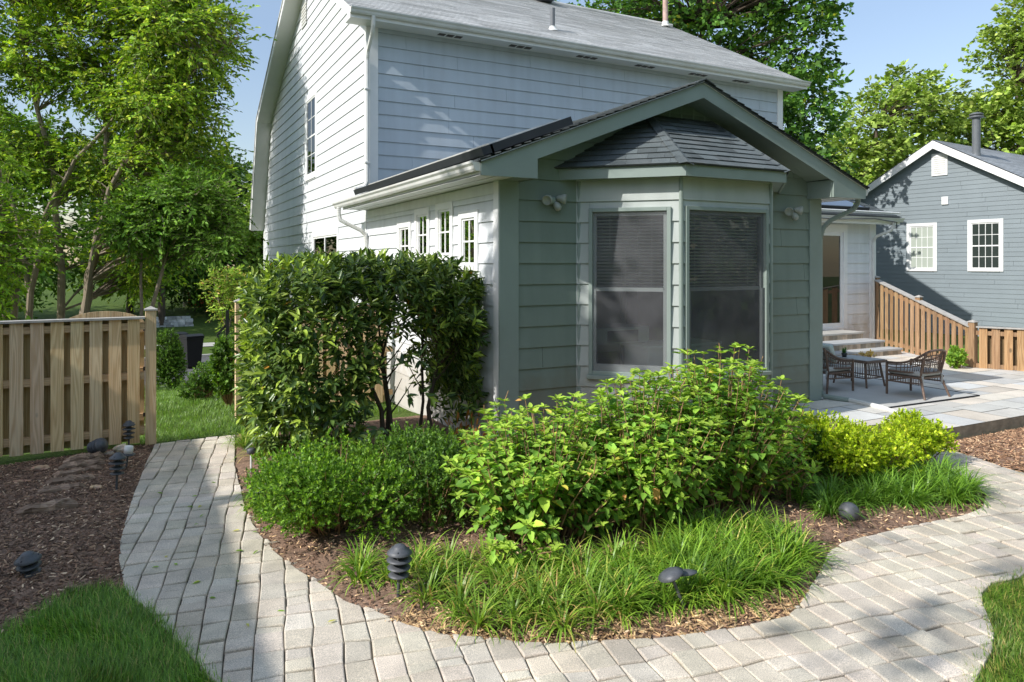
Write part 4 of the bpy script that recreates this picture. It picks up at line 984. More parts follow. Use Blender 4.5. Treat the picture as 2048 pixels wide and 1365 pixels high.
# ================================================================== PATH LAMPS AND SMALL THINGS IN THE BEDS
def lamp(loc, label, stake=.16, r=.08, tiers=3, tilt=(0, 0), rz_=0., cap=True, lens=True, sink=0.):
    t = empty('path_light', loc, label, 'garden light', 'pagoda path lights along the paver walk')
    ob = []
    def add(mb, nm, mt, par=None, **k):
        o = bpy.data.objects.new(nm, None)
        bpy.data.objects.remove(o)
        o = mb.build(nm, M[mt], None, **k); o.parent = par or t; return o
    if stake > 0: m = MB(); m.tube([(0, 0, -.05), (0, 0, stake)], .011, 8); add(m, 'stake', 'lampmetal')
    m = MB(); m.lathe([(.02, stake - .005), (.026, stake + .01), (.026, stake + .05 * tiers + .015)], (0, 0, 0), 12); add(m, 'lens', 'lamplens', smooth=True)
    for k in range(tiers):
        z = stake + .012 + k * .053; rr = r * (.86 + .09 * k)
        m = MB(); m.lathe([(rr, z), (rr + .002, z + .004), (rr * .78, z + .012), (rr * .36, z + .024), (rr * .33, z + .021), (rr * .76, z + .009), (rr * .97, z)], (0, 0, 0), 24); add(m, 'lamp_shade', 'lampmetal', smooth=True)
    if cap:
        z = stake + .012 + tiers * .053 - .006
        m = MB(); m.lathe([(r * 1.04, z), (r * 1.05, z + .005), (r * .85, z + .022), (r * .6, z + .036), (r * .52, z + .046), (r * .40, z + .055), (r * .08, z + .062)], (0, 0, 0), 24); c = add(m, 'cap', 'lampmetal', smooth=True)
        for a in (0, 2.1, 4.2): m = MB(); m.tube([(r * .8 * math.cos(a), r * .8 * math.sin(a), z - .02), (r * .8 * math.cos(a), r * .8 * math.sin(a), z + .032)], .005, 6); add(m, 'cap_screw', 'lampmetal')
    t.rotation_euler = (tilt[0], tilt[1], rz_); t.location.z -= sink
    return t
lamp((1.59, 4.74, 0.02), 'three tier path light on a stake in front of the boxwood, beside the liriope', stake=.135, r=.082, tilt=(.03, .02))
lamp((1.03, 6.88, 0.02), 'tiered path light among strappy leaves at the left foot of the boxwood', stake=.15, r=.076, tilt=(.04, -.05))
lamp((-.69, 6.33, .04), 'squat path light head sitting without a stake on the mulch near the lawn', stake=.0, r=.084, tiers=2, tilt=(.12, -.10), sink=.02)
lamp((-.177, 8.36, .03), 'dark two tier path light on a short stake left of the paver path', stake=.12, r=.078, tiers=3, tilt=(-.03, .04))
lamp((-.08, 10.06, .04), 'path light with open louvres close to the fence end post', stake=.10, r=.07, tiers=3)
bl = lamp((-.096, 9.2, .03), 'broken path light without its cap, pale lens showing above a wide brim', stake=.11, r=.088, tiers=1, cap=False, tilt=(.05, .12))
m = MB(); m.lathe([(.048, .14), (.05, .18), (.045, .215), (.02, .222)], (0, 0, 0), 14); bo = m.build('lens_cap', M['trim'], None, smooth=True); bo.parent = bl
lamp((-.47, 9.93, .10), 'path light head lying on its side at the foot of the fence boards', stake=.0, r=.085, tiers=3, tilt=(1.25, .4), rz_=.6)
tl = lamp((3.21, 3.70, .03), 'leaning path light with a flat tilted disc in front of the bright liriope', stake=.20, r=.055, tiers=1, cap=False, tilt=(-.15, -.38))
m = MB(); m.lathe([(.085, .235), (.088, .24), (.05, .262), (.02, .266), (.0, .268)], (0, 0, 0), 24); bo = m.build('lamp_shade', M['lampmetal'], None, smooth=True); bo.parent = tl
m = MB(); m.lathe([(.08, 0), (.082, .006), (.04, .02)], (.12, .03, .165), 24, unit(V(.35, .1, 1))); bo = m.build('lamp_shade', M['lampmetal'], None, smooth=True); bo.parent = tl
t = empty('stake_light', (1.12, 8.35, 0), 'thin pale stake light half hidden under the left end of the laurel', 'garden light')
m = MB(); m.tube([(1.12, 8.35, -.02), (1.12, 8.35, .22)], .012, 8); m.build('stake', M['gutter'], t); m = MB(); m.lathe([(.02, .2), (.045, .22), (.05, .26), (.03, .275)], (1.12, 8.35, 0), 14); m.build('lamp_shade', M['lampmetal'], t, smooth=True)
m = MB(); prof = [(max(.001, .088 * math.sin(a)), .088 - .088 * math.cos(a)) for a in np.linspace(.25, math.pi - .02, 14)]; m.lathe(prof, (5.62, 4.31, .0), 24)
tag(m.build('globe_light', M['lampmetal'], smooth=True), 'weathered dark sphere lying in the mulch by the right hand walk', 'garden globe')

def rough_log(name, c, L_, w, h, az, label, mat='log', cat='log', seed=0, group=None):
    rg = random.Random(seed); n = 9; m = MB(); d = V(math.cos(az), math.sin(az), 0); s = V(-d[1], d[0], 0); rows = []
    for i in range(n):
        x = (i / (n - 1) - .5) * L_; e_ = .55 if i in (0, n - 1) else 1
        ring = []
        for (a, b) in ((-1, 0), (-.9, .75), (-.3, 1), (.4, .95), (.95, .7), (1, 0)): ring.append(V(*c) + d * (x + rg.gauss(0, .008)) + s * (a * w / 2 * rg.uniform(.82, 1.12) * (.8 + .2 * e_)) + Z_ * (b * h * rg.uniform(.72, 1.12) * e_))
        rows.append(ring)
    for i in range(n - 1):
        k = rg.uniform(.7, 1.25)
        for j in range(5): m.poly([rows[i][j], rows[i][j + 1], rows[i + 1][j + 1], rows[i + 1][j]], k * rg.uniform(.85, 1.15), .3)
    m.poly(rows[0], .8, .3); m.poly(rows[-1][::-1], 1.3, .3)
    return tag(m.build(name, M[mat]), label, cat, group)
az0 = math.radians(8)
rough_log('log', (-.72, 7.86, .01), .46, .13, .105, az0 - .05, 'split log lying alone in the mulch, nearest of the rotting timbers', seed=1)
m = MB(); m.box(-.56, -.52, 7.77, 7.80, .02, .075)
rough_log('timber_step', (-.66, 8.52, .01), .40, .17, 0.068, az0, 'dark rotting timber step, second nearest in the mulch bed', seed=2, cat='timber', group='rotting timber steps by the fence')
rough_log('timber_step', (-.61, 8.80, .012), .44, .14, 0.075, az0 + .05, 'split brown timber in the middle of the row of rotting steps', seed=3, cat='timber', group='rotting timber steps by the fence')
rough_log('timber_step', (-.56, 9.10, .014), .46, .13, 0.075, az0 + .08, 'long grey brown timber behind the middle step', seed=4, cat='timber', group='rotting timber steps by the fence')
rough_log('timber_step', (-.54, 9.38, .016), .44, .13, 0.083, az0, 'pale flat timber next to the farthest rotting step', seed=5, cat='timber', group='rotting timber steps by the fence')
rough_log('timber_step', (-.53, 9.62, .018), .40, .12, 0.090, az0 + .1, 'farthest rotting timber step, close to the fence', seed=6, cat='timber', group='rotting timber steps by the fence')
def rock(c, r, label, seed, col=(1, 1, 1)):
    rg = np.random.default_rng(seed); m = MB(); n, k = 12, 7; g = rg.uniform(.78, 1.15, (k, n)); rows = []
    for i in range(k):
        ph = math.pi * i / (k - 1)
        rows.append([V(*c) + V(r[0] * math.sin(ph) ** .7 * math.cos(2 * math.pi * j / n), r[1] * math.sin(ph) ** .7 * math.sin(2 * math.pi * j / n), r[2] * (1 - math.cos(ph)) * .5 - .01) * (V(1, 1, 1) * (g[i, j] if 0 < i < k - 1 else 1)) for j in range(n)])
    rows = [[V(*c) + (p - V(*c)) for p in row] for row in rows]
    for i in range(k - 1):
        for j in range(n): m.poly([rows[i][j], rows[i][(j + 1) % n], rows[i + 1][(j + 1) % n], rows[i + 1][j]], tuple(x * rg.uniform(.9, 1.1) for x in col), .4)
    return tag(m.build('stone', M['rock']), label, 'stone', 'loose stones by the fence')
rock((-.16, 9.93, .02), (.085, .06, .10), 'pale block of stone next to the louvred path light', 21, (1.3, 1.35, 1.4))
rock((-.30, 9.86, .02), (.08, .05, .05), 'flat grey brown stone left of the pale block', 22)
rock((-.57, 9.80, .03), (.11, .06, .05), 'flat tan brick shaped stone behind the farthest timber', 23, (1.1, 1, .9))
rock((-.93, 9.45, .02), (.10, .06, .06), 'reddish brown flat stone between the timbers and the fence', 24, (.9, .75, .65))
rock((-1.08, 9.0, .02), (.13, .07, .04), 'low brown stone left of the timber steps', 25, (.8, .62, .52))
rock((-.36, 8.42, .02), (.06, .04, .045), 'small pale stone chunk in front of the timber steps', 26, (1.2, 1.05, .9))

# ================================================================== PATIO FURNITURE
m = MB(); m.prism([(9.86, 6.91), (12.09, 6.87), (12.14, 9.4), (9.93, 9.4)], .154, .166); rg_ = m.build('outdoor_rug', M['rug']); tag(rg_, 'plain light grey rug spread on the patio under the wicker chairs', 'rug')
m = MB()
for a, b in (((9.86, 6.91), (12.09, 6.87)), ((12.09, 6.87), (12.14, 9.4)), ((9.93, 9.4), (9.86, 6.91))): m.bar((*a, .160), (*b, .160), .03, .02)
m.build('rug_binding', M['rugedge'], rg_)
def chair(loc, az, label):
    t = empty('wicker_chair', loc, label, 'chair', 'wicker patio chairs')
    fw, bw_, dp, sh = .31, .27, .56, .34
    def add(mb, nm, mt, par=None, **k): o = mb.build(nm, M[mt], None, **k); o.parent = par or t; return o
    for sx in (-1, 1):
        m = MB(); m.tube([(sx * fw, .29, 0), (sx * fw, .29, .52)], [.019, .021], 8); add(m, 'leg', 'wicker')
        m = MB(); m.tube([(sx * (bw_ + .05), -.36, 0), (sx * (bw_ - .02), -.24, sh), (sx * (bw_ - .01), -.30, .60), (sx * (bw_ - .03), -.335, .74)], [.017, .021, .021, .02], 8); add(m, 'leg', 'wicker')
    # arm and back rail: a U swept from front to front, low at the arms and high at the back
    N_ = 34; U_ = []; Lo = []
    for i in range(N_ + 1):
        f = i / N_; a = math.pi * f; c = math.cos(a); sn = math.sin(a)
        x = fw * np.sign(c) * abs(c) ** .45; y = .29 - (.29 + .33) * sn ** .55
        zt = .52 + .24 * sn ** 1.6; U_.append((x, y - .02 * sn, zt)); Lo.append((x * .95, y * .96 + .02, .385 + .02 * sn))
    m = MB(); m.tube(U_, .019, 8); add(m, 'arm_rail', 'wicker', smooth=True)
    m = MB(); m.tube(Lo, .015, 8)
    m.tube([tuple(np.array(a) * .45 + np.array(b) * .55) for a, b in zip(U_, Lo)], .009, 6); m.tube([tuple(np.array(a) * .78 + np.array(b) * .22) for a, b in zip(U_, Lo)], .009, 6)
    for i in range(1, N_): 
        m.tube([U_[i], Lo[i]], .0065, 5)
    add(m, 'spindles', 'wicker')
    m = MB(); m.box(-fw, fw, -.27, .29, .305, .335); m.bar((-fw, .29, .22), (fw, .29, .22), .02, .02); m.bar((fw, .29, .22), (fw, -.28, .24), .02, .02); m.bar((-fw, .29, .22), (-fw, -.28, .24), .02, .02)
    for i in range(13):
        x = -fw + .03 + i * (2 * fw - .06) / 12; m.tube([(x, .29, .22), (x, .29, .32)], .006, 5)
        y = .27 - i * .52 / 12; m.tube([(fw, y, .22), (fw, y, .32)], .006, 5); m.tube([(-fw, y, .22), (-fw, y, .32)], .006, 5)
    add(m, 'seat_frame', 'wicker')
    m = MB(); m.box(-.28, .28, -.26, .295, .337, .43); o = add(m, 'cushion', 'cushion'); b = o.modifiers.new('bevel', 'BEVEL'); b.width = .035; b.segments = 4
    m = MB(); m.box(-.26, -.235, -.285, -.265, .20, .36); m.box(.235, .26, -.285, -.265, .22, .36); add(m, 'cushion_tie', 'cushion', o)
    t.rotation_euler = (0, 0, az); return t
chair((11.21, 7.36, .166), 0.0, 'brown wicker chair standing right of the side table, its back toward the lawn')
chair((10.36, 8.40, .166), -math.pi / 2, 'brown wicker chair with a pillow, half hidden by the corner of the house')
m = MB(); m.obox((10.25, 8.38, .80), V(0, 1, 0), unit(V(-.35, 0, 1)), unit(V(1, 0, .35)), -.24, .24, -.19, .16, -.05, .05); pl = m.build('pillow', M['pillow']); b = pl.modifiers.new('bevel', 'BEVEL'); b.width = .045; b.segments = 4
tag(pl, 'pale patterned pillow leaning on the back of the half hidden chair', 'pillow')
tb = empty('side_table', (11.28, 8.45, .166), 'brown wicker side table with a pale top between the two chairs', 'table')
def tadd(mb, nm, mt, **k): o = mb.build(nm, M[mt], None, **k); o.parent = tb; return o
for sx in (-1, 1):
    for sy in (-1, 1): m = MB(); m.tube([(sx * .24, sy * .33, 0), (sx * .19, sy * .26, .42)], [.016, .019], 8); tadd(m, 'leg', 'wicker')
m = MB(); m.box(-.27, .27, -.36, .36, .42, .465); tadd(m, 'table_rim', 'wicker', bevel=.008)
m = MB(); m.box(-.245, .245, -.335, .335, .466, .472); tadd(m, 'tabletop', 'cushion')
m = MB()
for sy in (-1, 1):
    for i in range(9): x = -.17 + i * .34 / 8; m.tube([(x * 1.1, sy * .295, .16), (x, sy * .262, .42)], .006, 5)
    m.bar((-.22, sy * .30, .16), (.22, sy * .30, .16), .018, .018); m.bar((-.2, sy * .28, .29), (.2, sy * .28, .29), .012, .012)
for sx in (-1, 1):
    for i in range(13): y = -.25 + i * .5 / 12; m.tube([(sx * .22, y * 1.1, .16), (sx * .19, y, .42)], .006, 5)
    m.bar((sx * .22, -.3, .16), (sx * .22, .3, .16), .018, .018)
tadd(m, 'spindles', 'wicker')
pp = empty('potted_plant', (11.12, 8.62, .64), 'small spiky green plant in a pot on the side table', 'plant')
m = MB(); m.lathe([(.035, 0), (.05, .07), (.045, .075)], (11.12, 8.62, .64), 14); m.build('pot', M['black'], pp, smooth=True)
n = 70; a = nr.uniform(0, 6.28, n); blades('foliage', np.tile([[11.12, 8.62, .705]], (n, 1)) + nr.normal(0, .012, (n, 3)) * [1, 1, 0], a, nr.uniform(.1, 1.0, n), nr.uniform(.08, .14, n), np.full(n, .012), cols(n, ((.05, .12, .04), 1)), M['blade'], pp, segs=3, curl=.3)
# furniture glimpsed through the bay windows
dk = empty('desk', (5.85, 8.6, .45), 'white desk with a dark drawer seen through the left bay window', 'desk')
m = MB(); m.box(5.55, 6.5, 8.25, 8.85, 1.18, 1.40); m.build('desktop', M['desk'], dk); m = MB(); m.box(5.78, 6.3, 8.235, 8.249, 1.20, 1.36); m.build('drawer', M['deskdark'], dk)
for x in (5.6, 6.44):
    for y in (8.3, 8.8): m = MB(); m.box(x - .02, x + .02, y - .02, y + .02, .46, 1.18); m.build('leg', M['desk'], dk)
bn = empty('storage_bench', (7.2, 8.1, .45), 'pale storage bench standing behind the right bay window', 'bench')
m = MB(); m.box(6.25, 7.5, 7.95, 8.5, .46, 1.12); m.build('seat_box', M['roomwhite'], bn, bevel=.01); m = MB(); m.box(6.2, 7.55, 7.9, 8.55, 1.121, 1.16); m.build('seat', M['roomwhite'], bn, bevel=.008)
cl = empty('wooden_stool', (5.95, 8.0, .45), 'tan wooden stool leg seen under the desk through the window', 'stool')
m = MB(); m.lathe([(.16, .28), (.17, .29), (.17, .32), (.15, .325)], (5.95, 8.0, .45), 18); m.build('seat', M['amber'], cl, smooth=True)
for a in (.5, 2.1, 3.7, 5.2): m = MB(); m.tube([(5.95 + .15 * math.cos(a), 8.0 + .15 * math.sin(a), .46), (5.95 + .1 * math.cos(a), 8.0 + .1 * math.sin(a), .74)], .018, 8); m.build('leg', M['amber'], cl)

# ================================================================== PLANTS
def rand_unit(n): return nrm(nr.normal(0, 1, (n, 3)))
# --- cherry laurel
def laurel():
    t = empty('laurel_hedge', (2.6, 8.9, 0), 'large clipped laurel with dark glossy leaves against the white side wall', 'hedge')
    x0, x1, y0, y1, z0, z1 = 1.20, 3.84, 7.88, 10.1, .12, 2.30
    n = 10500; P = nr.uniform([x0, y0, z0], [x1, y1, z1], (n, 3))
    c = V(2.52, 8.98, 1.21); h = V(1.33, 1.08, 1.08); q = np.abs((P - c) / h); ex = (q ** 5).sum(1) ** (1 / 5)
    wob = 1 + .05 * np.sin(P[:, 0] * 5 + P[:, 2] * 4) * np.cos(P[:, 1] * 6)
    keep = ex < wob; depth = np.minimum.reduce([P[:, 0] - x0, x1 - P[:, 0], P[:, 1] - y0, (z1 - P[:, 2])])
    keep &= (nr.random(n) < np.exp(-depth / .24) * 1.1)
    thin = (P[:, 0] > 2.45) & (P[:, 0] < 3.55) & (P[:, 2] < 1.5)
    keep &= ~(thin & (nr.random(n) < np.clip(.55 + (1.5 - P[:, 2]) * .9, 0, .955)))
    low_r = (P[:, 0] > 3.3) & (P[:, 2] < .5); keep &= ~(low_r & (nr.random(n) < .8))
    P = P[keep]; n = len(P)
    out = nrm((P - c) / h ** 2 * np.array([[1, 1, 1]])); D = nrm(out * .8 + np.array([[0, 0, .55]]) + nr.normal(0, .35, (n, 3)))
    k = 9; LP, LD, LN, LL, LW, LC = [], [], [], [], [], []
    tip = nr.random(n) < np.where(P[:, 0] < 1.9, .34, .16)  # more pale leaves on the left paint in the sunlit side
    for i in range(k):
        f = i / (k - 1); a = 2.4 * i + nr.uniform(0, 6.28, n)
        s1 = nrm(np.cross(D, [[.2, .1, 1.]])); s2 = np.cross(D, s1); side = s1 * np.cos(a)[:, None] + s2 * np.sin(a)[:, None]
        LP.append(P + D * (.17 * f - .06)); d = nrm(side * (1.0 - .45 * f) + D * (.25 + .6 * f) + np.array([[0, 0, -.28 + .2 * f]])); LD.append(d)
        LN.append(nrm(D * .7 + np.array([[0, 0, .6]]) + nr.normal(0, .25, (n, 3)))); LL.append(nr.uniform(.10, .155, n)); LW.append(nr.uniform(.036, .052, n))
        cc = cols(n, ((.046, .082, .024), 5), ((.085, .135, .036), 4), ((.16, .215, .055), 2.6), ((.024, .05, .016), 2), ((.30, .16, .04), .03), var=.2)
        y = (tip & (nr.random(n) < .7))[:, None] if i > 4 else np.zeros((n, 1), bool)
        LC.append(np.where(y, cols(n, ((.21, .29, .055), 1), var=.15), cc))
    leaves('foliage', *[np.concatenate(x) for x in (LP, LD, LN, LL, LW, LC)], M['leaf_gloss'], t)
    rg = random.Random(2); m = MB()
    for (bx_, by_, tx_, ty_, r) in ((2.69, 8.55, 2.3, 8.7, .034), (2.74, 8.62, 2.95, 8.8, .03), (2.80, 8.5, 2.7, 9.0, .026), (3.28, 8.45, 3.3, 8.6, .032), (3.22, 8.8, 3.5, 9.2, .024), (1.7, 8.9, 1.6, 9.0, .03), (2.1, 9.3, 2.0, 9.5, .03)):
        p = [(bx_, by_, -.03), (bx_ + (tx_ - bx_) * .25 + rg.gauss(0, .03), by_ + (ty_ - by_) * .2, .5), (bx_ + (tx_ - bx_) * .6 + rg.gauss(0, .05), by_ + (ty_ - by_) * .6, 1.1), (tx_, ty_, 1.9)]
        m.tube(p, [r, r * .85, r * .65, r * .3], 7)
        for q in range(6):
            f = rg.uniform(.2, .9); z = f * 1.8; i = 1 if z < 1.1 else 2; g = (z - p[i][2]) / (p[i + 1][2] - p[i][2]) if z > .5 else z / .5; i = i if z > .5 else 0
            b0 = V(*p[i]) * (1 - g) + V(*p[i + 1]) * g; a = rg.uniform(0, 6.28)
            m.tube([b0, b0 + V(math.cos(a) * .14, math.sin(a) * .12, .14), b0 + V(math.cos(a) * .36, math.sin(a) * .3, .42)], [r * .45, r * .32, r * .12], 5)
    m.build('trunk', M['barkdark'], t)
laurel()

# --- opposite-leaved shrubs (hydrangea)
def hydrangea(cx_, cy_, rx, ry, hgt, nst, label, seed, lL=(.05, .10), bare=.25, pal=None):
    rg = np.random.default_rng(seed); t = empty('hydrangea', (cx_, cy_, 0), label, 'shrub', 'hydrangea shrubs in front of the bay window')
    m = MB(); LP, LD, LN, LL, LW, LC = [], [], [], [], [], []
    pal = pal or (((.085, .165, .030), 4), ((.12, .205, .036), 4), ((.055, .115, .026), 3.5), ((.18, .26, .045), 1.3), ((.30, .27, .06), .25), ((.22, .13, .05), .1))
    for s in range(nst):
        a = rg.uniform(0, 6.283); rr = math.sqrt(rg.random()); top = V(cx_ + rx * rr * math.cos(a), cy_ + ry * rr * math.sin(a), hgt * (1 - .42 * rr ** 2.5) * rg.uniform(.66, 1.08))
        if rg.random() < .2: top[2] *= .55
        base = V(cx_ + rx * .38 * rr * math.cos(a) + rg.normal(0, .05), cy_ + ry * .38 * rr * math.sin(a) + rg.normal(0, .05), -.02)
        c1 = base * .6 + top * .4 + V(0, 0, .10); pts = [base, (base + c1) / 2 + rg.normal(0, .012, 3), c1, (c1 + top) / 2 + rg.normal(0, .015, 3), top]
        m.tube(pts, [.0075, .0068, .006, .005, .003], 5, tint=tuple(V(1, 1, 1) * rg.uniform(.7, 1.3)))
        if rg.random() < .10: m.tube([top, top + V(rg.normal(0, .02), rg.normal(0, .02), rg.uniform(.04, .12))], [.004, .003], 5, tint=(1.5, 1.4, 1.3))
        seg = np.array(pts); ln = np.linalg.norm(np.diff(seg, axis=0), axis=1); tot = ln.sum(); cum = np.concatenate([[0], np.cumsum(ln)])
        d0 = tot * (bare + rg.uniform(-.08, .2)); k = 0; az = rg.uniform(0, 3.14); light = rg.random()
        while d0 < tot:
            i = min(3, np.searchsorted(cum, d0) - 1); f = (d0 - cum[i]) / ln[i]; p = seg[i] * (1 - f) + seg[i + 1] * f; D = unit(seg[i + 1] - seg[i]); fr_ = d0 / tot
            sc = rg.uniform(*lL) * float(np.clip(rg.normal(1, .22), .55, 1.45)) * (1.05 if fr_ < .75 else 1.1 - .9 * (fr_ - .75))
            for sg in (0, math.pi):
                if rg.random() < .12: continue
                aa = az + sg + rg.normal(0, .25); s1 = unit(np.cross(D, V(.1, .3, 1) if abs(D[2]) < .95 else V(1, 0, 0))); s2 = np.cross(D, s1); o_ = s1 * math.cos(aa) + s2 * math.sin(aa)
                pet = .02 + .02 * rg.random(); d = unit(o_ + D * rg.uniform(.15, .7) + V(0, 0, rg.uniform(-.25, .15)))
                LP.append(p + d * pet); LD.append(d); LN.append(unit(V(0, 0, 1) + D * .3 + rg.normal(0, .22, 3))); LL.append(sc); LW.append(sc * rg.uniform(.54, .70))
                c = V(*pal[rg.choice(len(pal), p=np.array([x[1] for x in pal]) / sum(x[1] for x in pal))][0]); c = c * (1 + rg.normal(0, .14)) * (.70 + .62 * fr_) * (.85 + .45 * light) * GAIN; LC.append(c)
            az += math.pi / 2 + rg.normal(0, .2); d0 += rg.uniform(.045, .085); k += 1
        for j in range(6):    # tip rosette
            aa = j * 1.05 + rg.uniform(0, .5); d = unit(V(math.cos(aa), math.sin(aa), rg.uniform(.2, 1.0))); LP.append(top + d * .008); LD.append(d); LN.append(unit(V(0, 0, 1) + rg.normal(0, .2, 3))); q = rg.uniform(.04, .085); LL.append(q); LW.append(q * .5); LC.append(V(.19, .28, .05) * GAIN * rg.uniform(.75, 1.25))
    A_ = [np.array(x) for x in (LP, LD, LN, LL, LW, LC)]
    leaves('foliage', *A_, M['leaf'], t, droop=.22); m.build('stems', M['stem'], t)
hydrangea(3.02, 5.28, .82, .74, 1.12, 250, 'left hydrangea with bare brown stems, in front of the house corner', 3)
hydrangea(3.92, 5.12, .78, .72, 1.28, 255, 'middle hydrangea with bright green leaves in front of the left bay window', 4)
hydrangea(4.95, 5.22, .95, .74, 1.42, 300, 'right hydrangea, tallest of the three, below the right bay window', 5)
hydrangea(2.55, 4.72, .30, .22, .34, 14, 'low straggling hydrangea shoots in front of the boxwood', 6, bare=.35)
hydrangea(5.55, 4.95, .32, .30, .62, 20, 'small dark leaved hydrangea beside the dark garden globe', 7)

# --- small-leaved evergreens
def evergreen(cx_, cy_, rx, ry, hgt, n, label, pal, name='boxwood', leafL=(.022, .036), base=.05, seed=1, twig=True, lumps=7, group=None, mat='leaf_bright', cat='shrub', z_g=0., flat=1.0, surf=.33):
    rg = np.random.default_rng(seed); t = empty(name, (cx_, cy_, z_g), label, cat, group)
    L_ = [(rg.uniform(-.55, .55) * rx, rg.uniform(-.55, .55) * ry, rg.uniform(.35, .75) * hgt, rg.uniform(.32, .55)) for _ in range(lumps)]
    k = 11; ns = n // k; P = []; O_ = []
    while sum(len(x) for x in P) < ns:
        i = rg.integers(0, lumps); lx, ly, lz, lr = L_[i]; u = nrm(rg.normal(0, 1, (200, 3))); r = rg.random(200) ** surf
        p = np.array([[lx, ly, lz]]) + u * r[:, None] * np.array([[rx * lr * 1.15, ry * lr * 1.15, hgt * lr * .95]]); ok = (p[:, 2] > base) & (p[:, 2] < hgt * 1.12) & (((p[:, 0] / rx) ** 2 + (p[:, 1] / ry) ** 2) < 1.15)
        P.append(p[ok]); O_.append(u[ok])
    P = np.concatenate(P)[:ns]; O_ = np.concatenate(O_)[:ns]; ns = len(P)
    D = nrm(O_ + np.array([[0, 0, .5]]) + rg.normal(0, .45, (ns, 3))); LP, LD, LN, LC = [], [], [], []
    sh = rg.normal(1, .14, (ns, 1))
    for i in range(k):
        f = i / (k - 1); a = rg.uniform(0, 6.28, ns); s1 = nrm(np.cross(D, [[.2, .1, 1.]])); s2 = np.cross(D, s1); sd = s1 * np.cos(a)[:, None] + s2 * np.sin(a)[:, None]
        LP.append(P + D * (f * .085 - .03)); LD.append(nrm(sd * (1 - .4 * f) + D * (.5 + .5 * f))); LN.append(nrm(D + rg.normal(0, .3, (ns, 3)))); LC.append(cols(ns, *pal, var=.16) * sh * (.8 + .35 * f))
    LP = np.concatenate(LP) + np.array([[cx_, cy_, z_g]]); m_ = len(LP); LL = rg.uniform(*leafL, m_)
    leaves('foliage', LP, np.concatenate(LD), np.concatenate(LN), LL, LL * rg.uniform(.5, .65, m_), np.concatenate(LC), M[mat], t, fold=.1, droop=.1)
    if twig:
        m = MB()
        for i in rg.choice(ns, min(ns, 90), replace=False):
            p = P[i] + V(cx_, cy_, z_g); b = V(cx_ + P[i][0] * .25, cy_ + P[i][1] * .25, z_g - .02); mdp = b * .45 + p * .55 + rg.normal(0, .03, 3); m.tube([b, b * .7 + mdp * .3 + rg.normal(0, .02, 3), mdp, p], [.008, .006, .005, .002], 5)
        m.build('twigs', M['stem'], t)
    return t
GREEN = (((.075, .155, .022), 4), ((.11, .21, .03), 3), ((.05, .105, .018), 3), ((.16, .26, .035), 1.2))
DEEP = (((.05, .105, .022), 4), ((.075, .14, .03), 3), ((.035, .075, .018), 3))
YEL = (((.22, .30, .02), 4), ((.28, .35, .025), 3), ((.15, .22, .02), 3), ((.34, .36, .05), .6))
evergreen(1.53, 6.22, .74, .92, .72, 26000, 'bright green boxwood mound at the left end of the bed by the path', GREEN, seed=3, lumps=9)
evergreen(2.30, 5.95, .72, .98, .72, 22000, 'shaded boxwood between the bright boxwood and the hydrangeas', DEEP + (((.10, .19, .03), 1.5),), seed=4, lumps=7)
evergreen(2.55, 7.25, .85, .45, .50, 9500, 'low dark boxwood at the foot of the white side wall', DEEP, seed=5)
evergreen(6.85, 5.04, .74, .50, .60, 15000, 'yellow green euonymus beside the right hydrangea, twiggy underneath', YEL, name='euonymus', leafL=(.026, .042), seed=6, base=.16, lumps=8)
evergreen(7.85, 5.10, .64, .46, .55, 12500, 'rounded yellow green euonymus at the corner of the patio', YEL, name='euonymus', leafL=(.026, .042), seed=7, base=.20, lumps=8)
evergreen(6.10, 5.40, .48, .42, .62, 6500, 'dark green bushy shrub squeezed between hydrangea and yellow euonymus', DEEP, name='evergreen_shrub', seed=8)

# --- liriope
def liriope(spots, label, n, Ls=(.18, .33), pal=None, seed=1, name='liriope', lean=(.15, 1.15)):
    rg = np.random.default_rng(seed); sp = np.array(spots); t = empty(name, (*sp.mean(0), 0), label, 'grass plant', 'strappy liriope clumps edging the bed')
    i = rg.integers(0, len(sp), n); a = rg.uniform(0, 6.283, n); r = np.abs(rg.normal(0, .055, n)); P = np.stack([sp[i, 0] + r * np.cos(a), sp[i, 1] + r * np.sin(a), np.full(n, .02)], 1)
    pal = pal or (((.105, .20, .026), 4), ((.15, .25, .035), 3), ((.075, .15, .02), 3), ((.24, .28, .06), .8), ((.40, .33, .16), .25))
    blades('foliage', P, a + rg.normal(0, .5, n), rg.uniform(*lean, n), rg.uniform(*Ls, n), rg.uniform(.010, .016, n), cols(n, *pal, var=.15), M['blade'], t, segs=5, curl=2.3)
def spots(n, x0, x1, y0, y1, seed, poly=BED_C, edge=.13):
    rg = np.random.default_rng(seed); o_ = []
    while len(o_) < n:
        x, y = rg.uniform(x0, x1), rg.uniform(y0, y1)
        if inside(poly, np.array(x), np.array(y)) and dist_poly(poly, np.array(x), np.array(y)) > edge and all((x - a) ** 2 + (y - b) ** 2 > .02 for a, b in o_): o_.append((x, y))
    return o_
STRAW = (((.105, .19, .028), 4), ((.15, .24, .037), 3), ((.075, .14, .022), 2), ((.24, .24, .07), 1), ((.30, .21, .10), .8))
liriope(spots(18, 1.72, 2.45, 4.05, 5.1, 1, edge=.1), 'loose yellowish liriope tufts nearest the three tier path light', 1150, (.17, .30), seed=1, pal=STRAW)
liriope(spots(16, 2.3, 2.9, 3.75, 4.75, 2, edge=.12), 'liriope clump at the rounded front of the bed under the left hydrangea', 1300, (.18, .32), seed=2, pal=STRAW)
liriope(spots(15, 2.8, 3.45, 3.65, 4.6, 3, edge=.15), 'liriope clump just left of the leaning path light', 1300, seed=3)
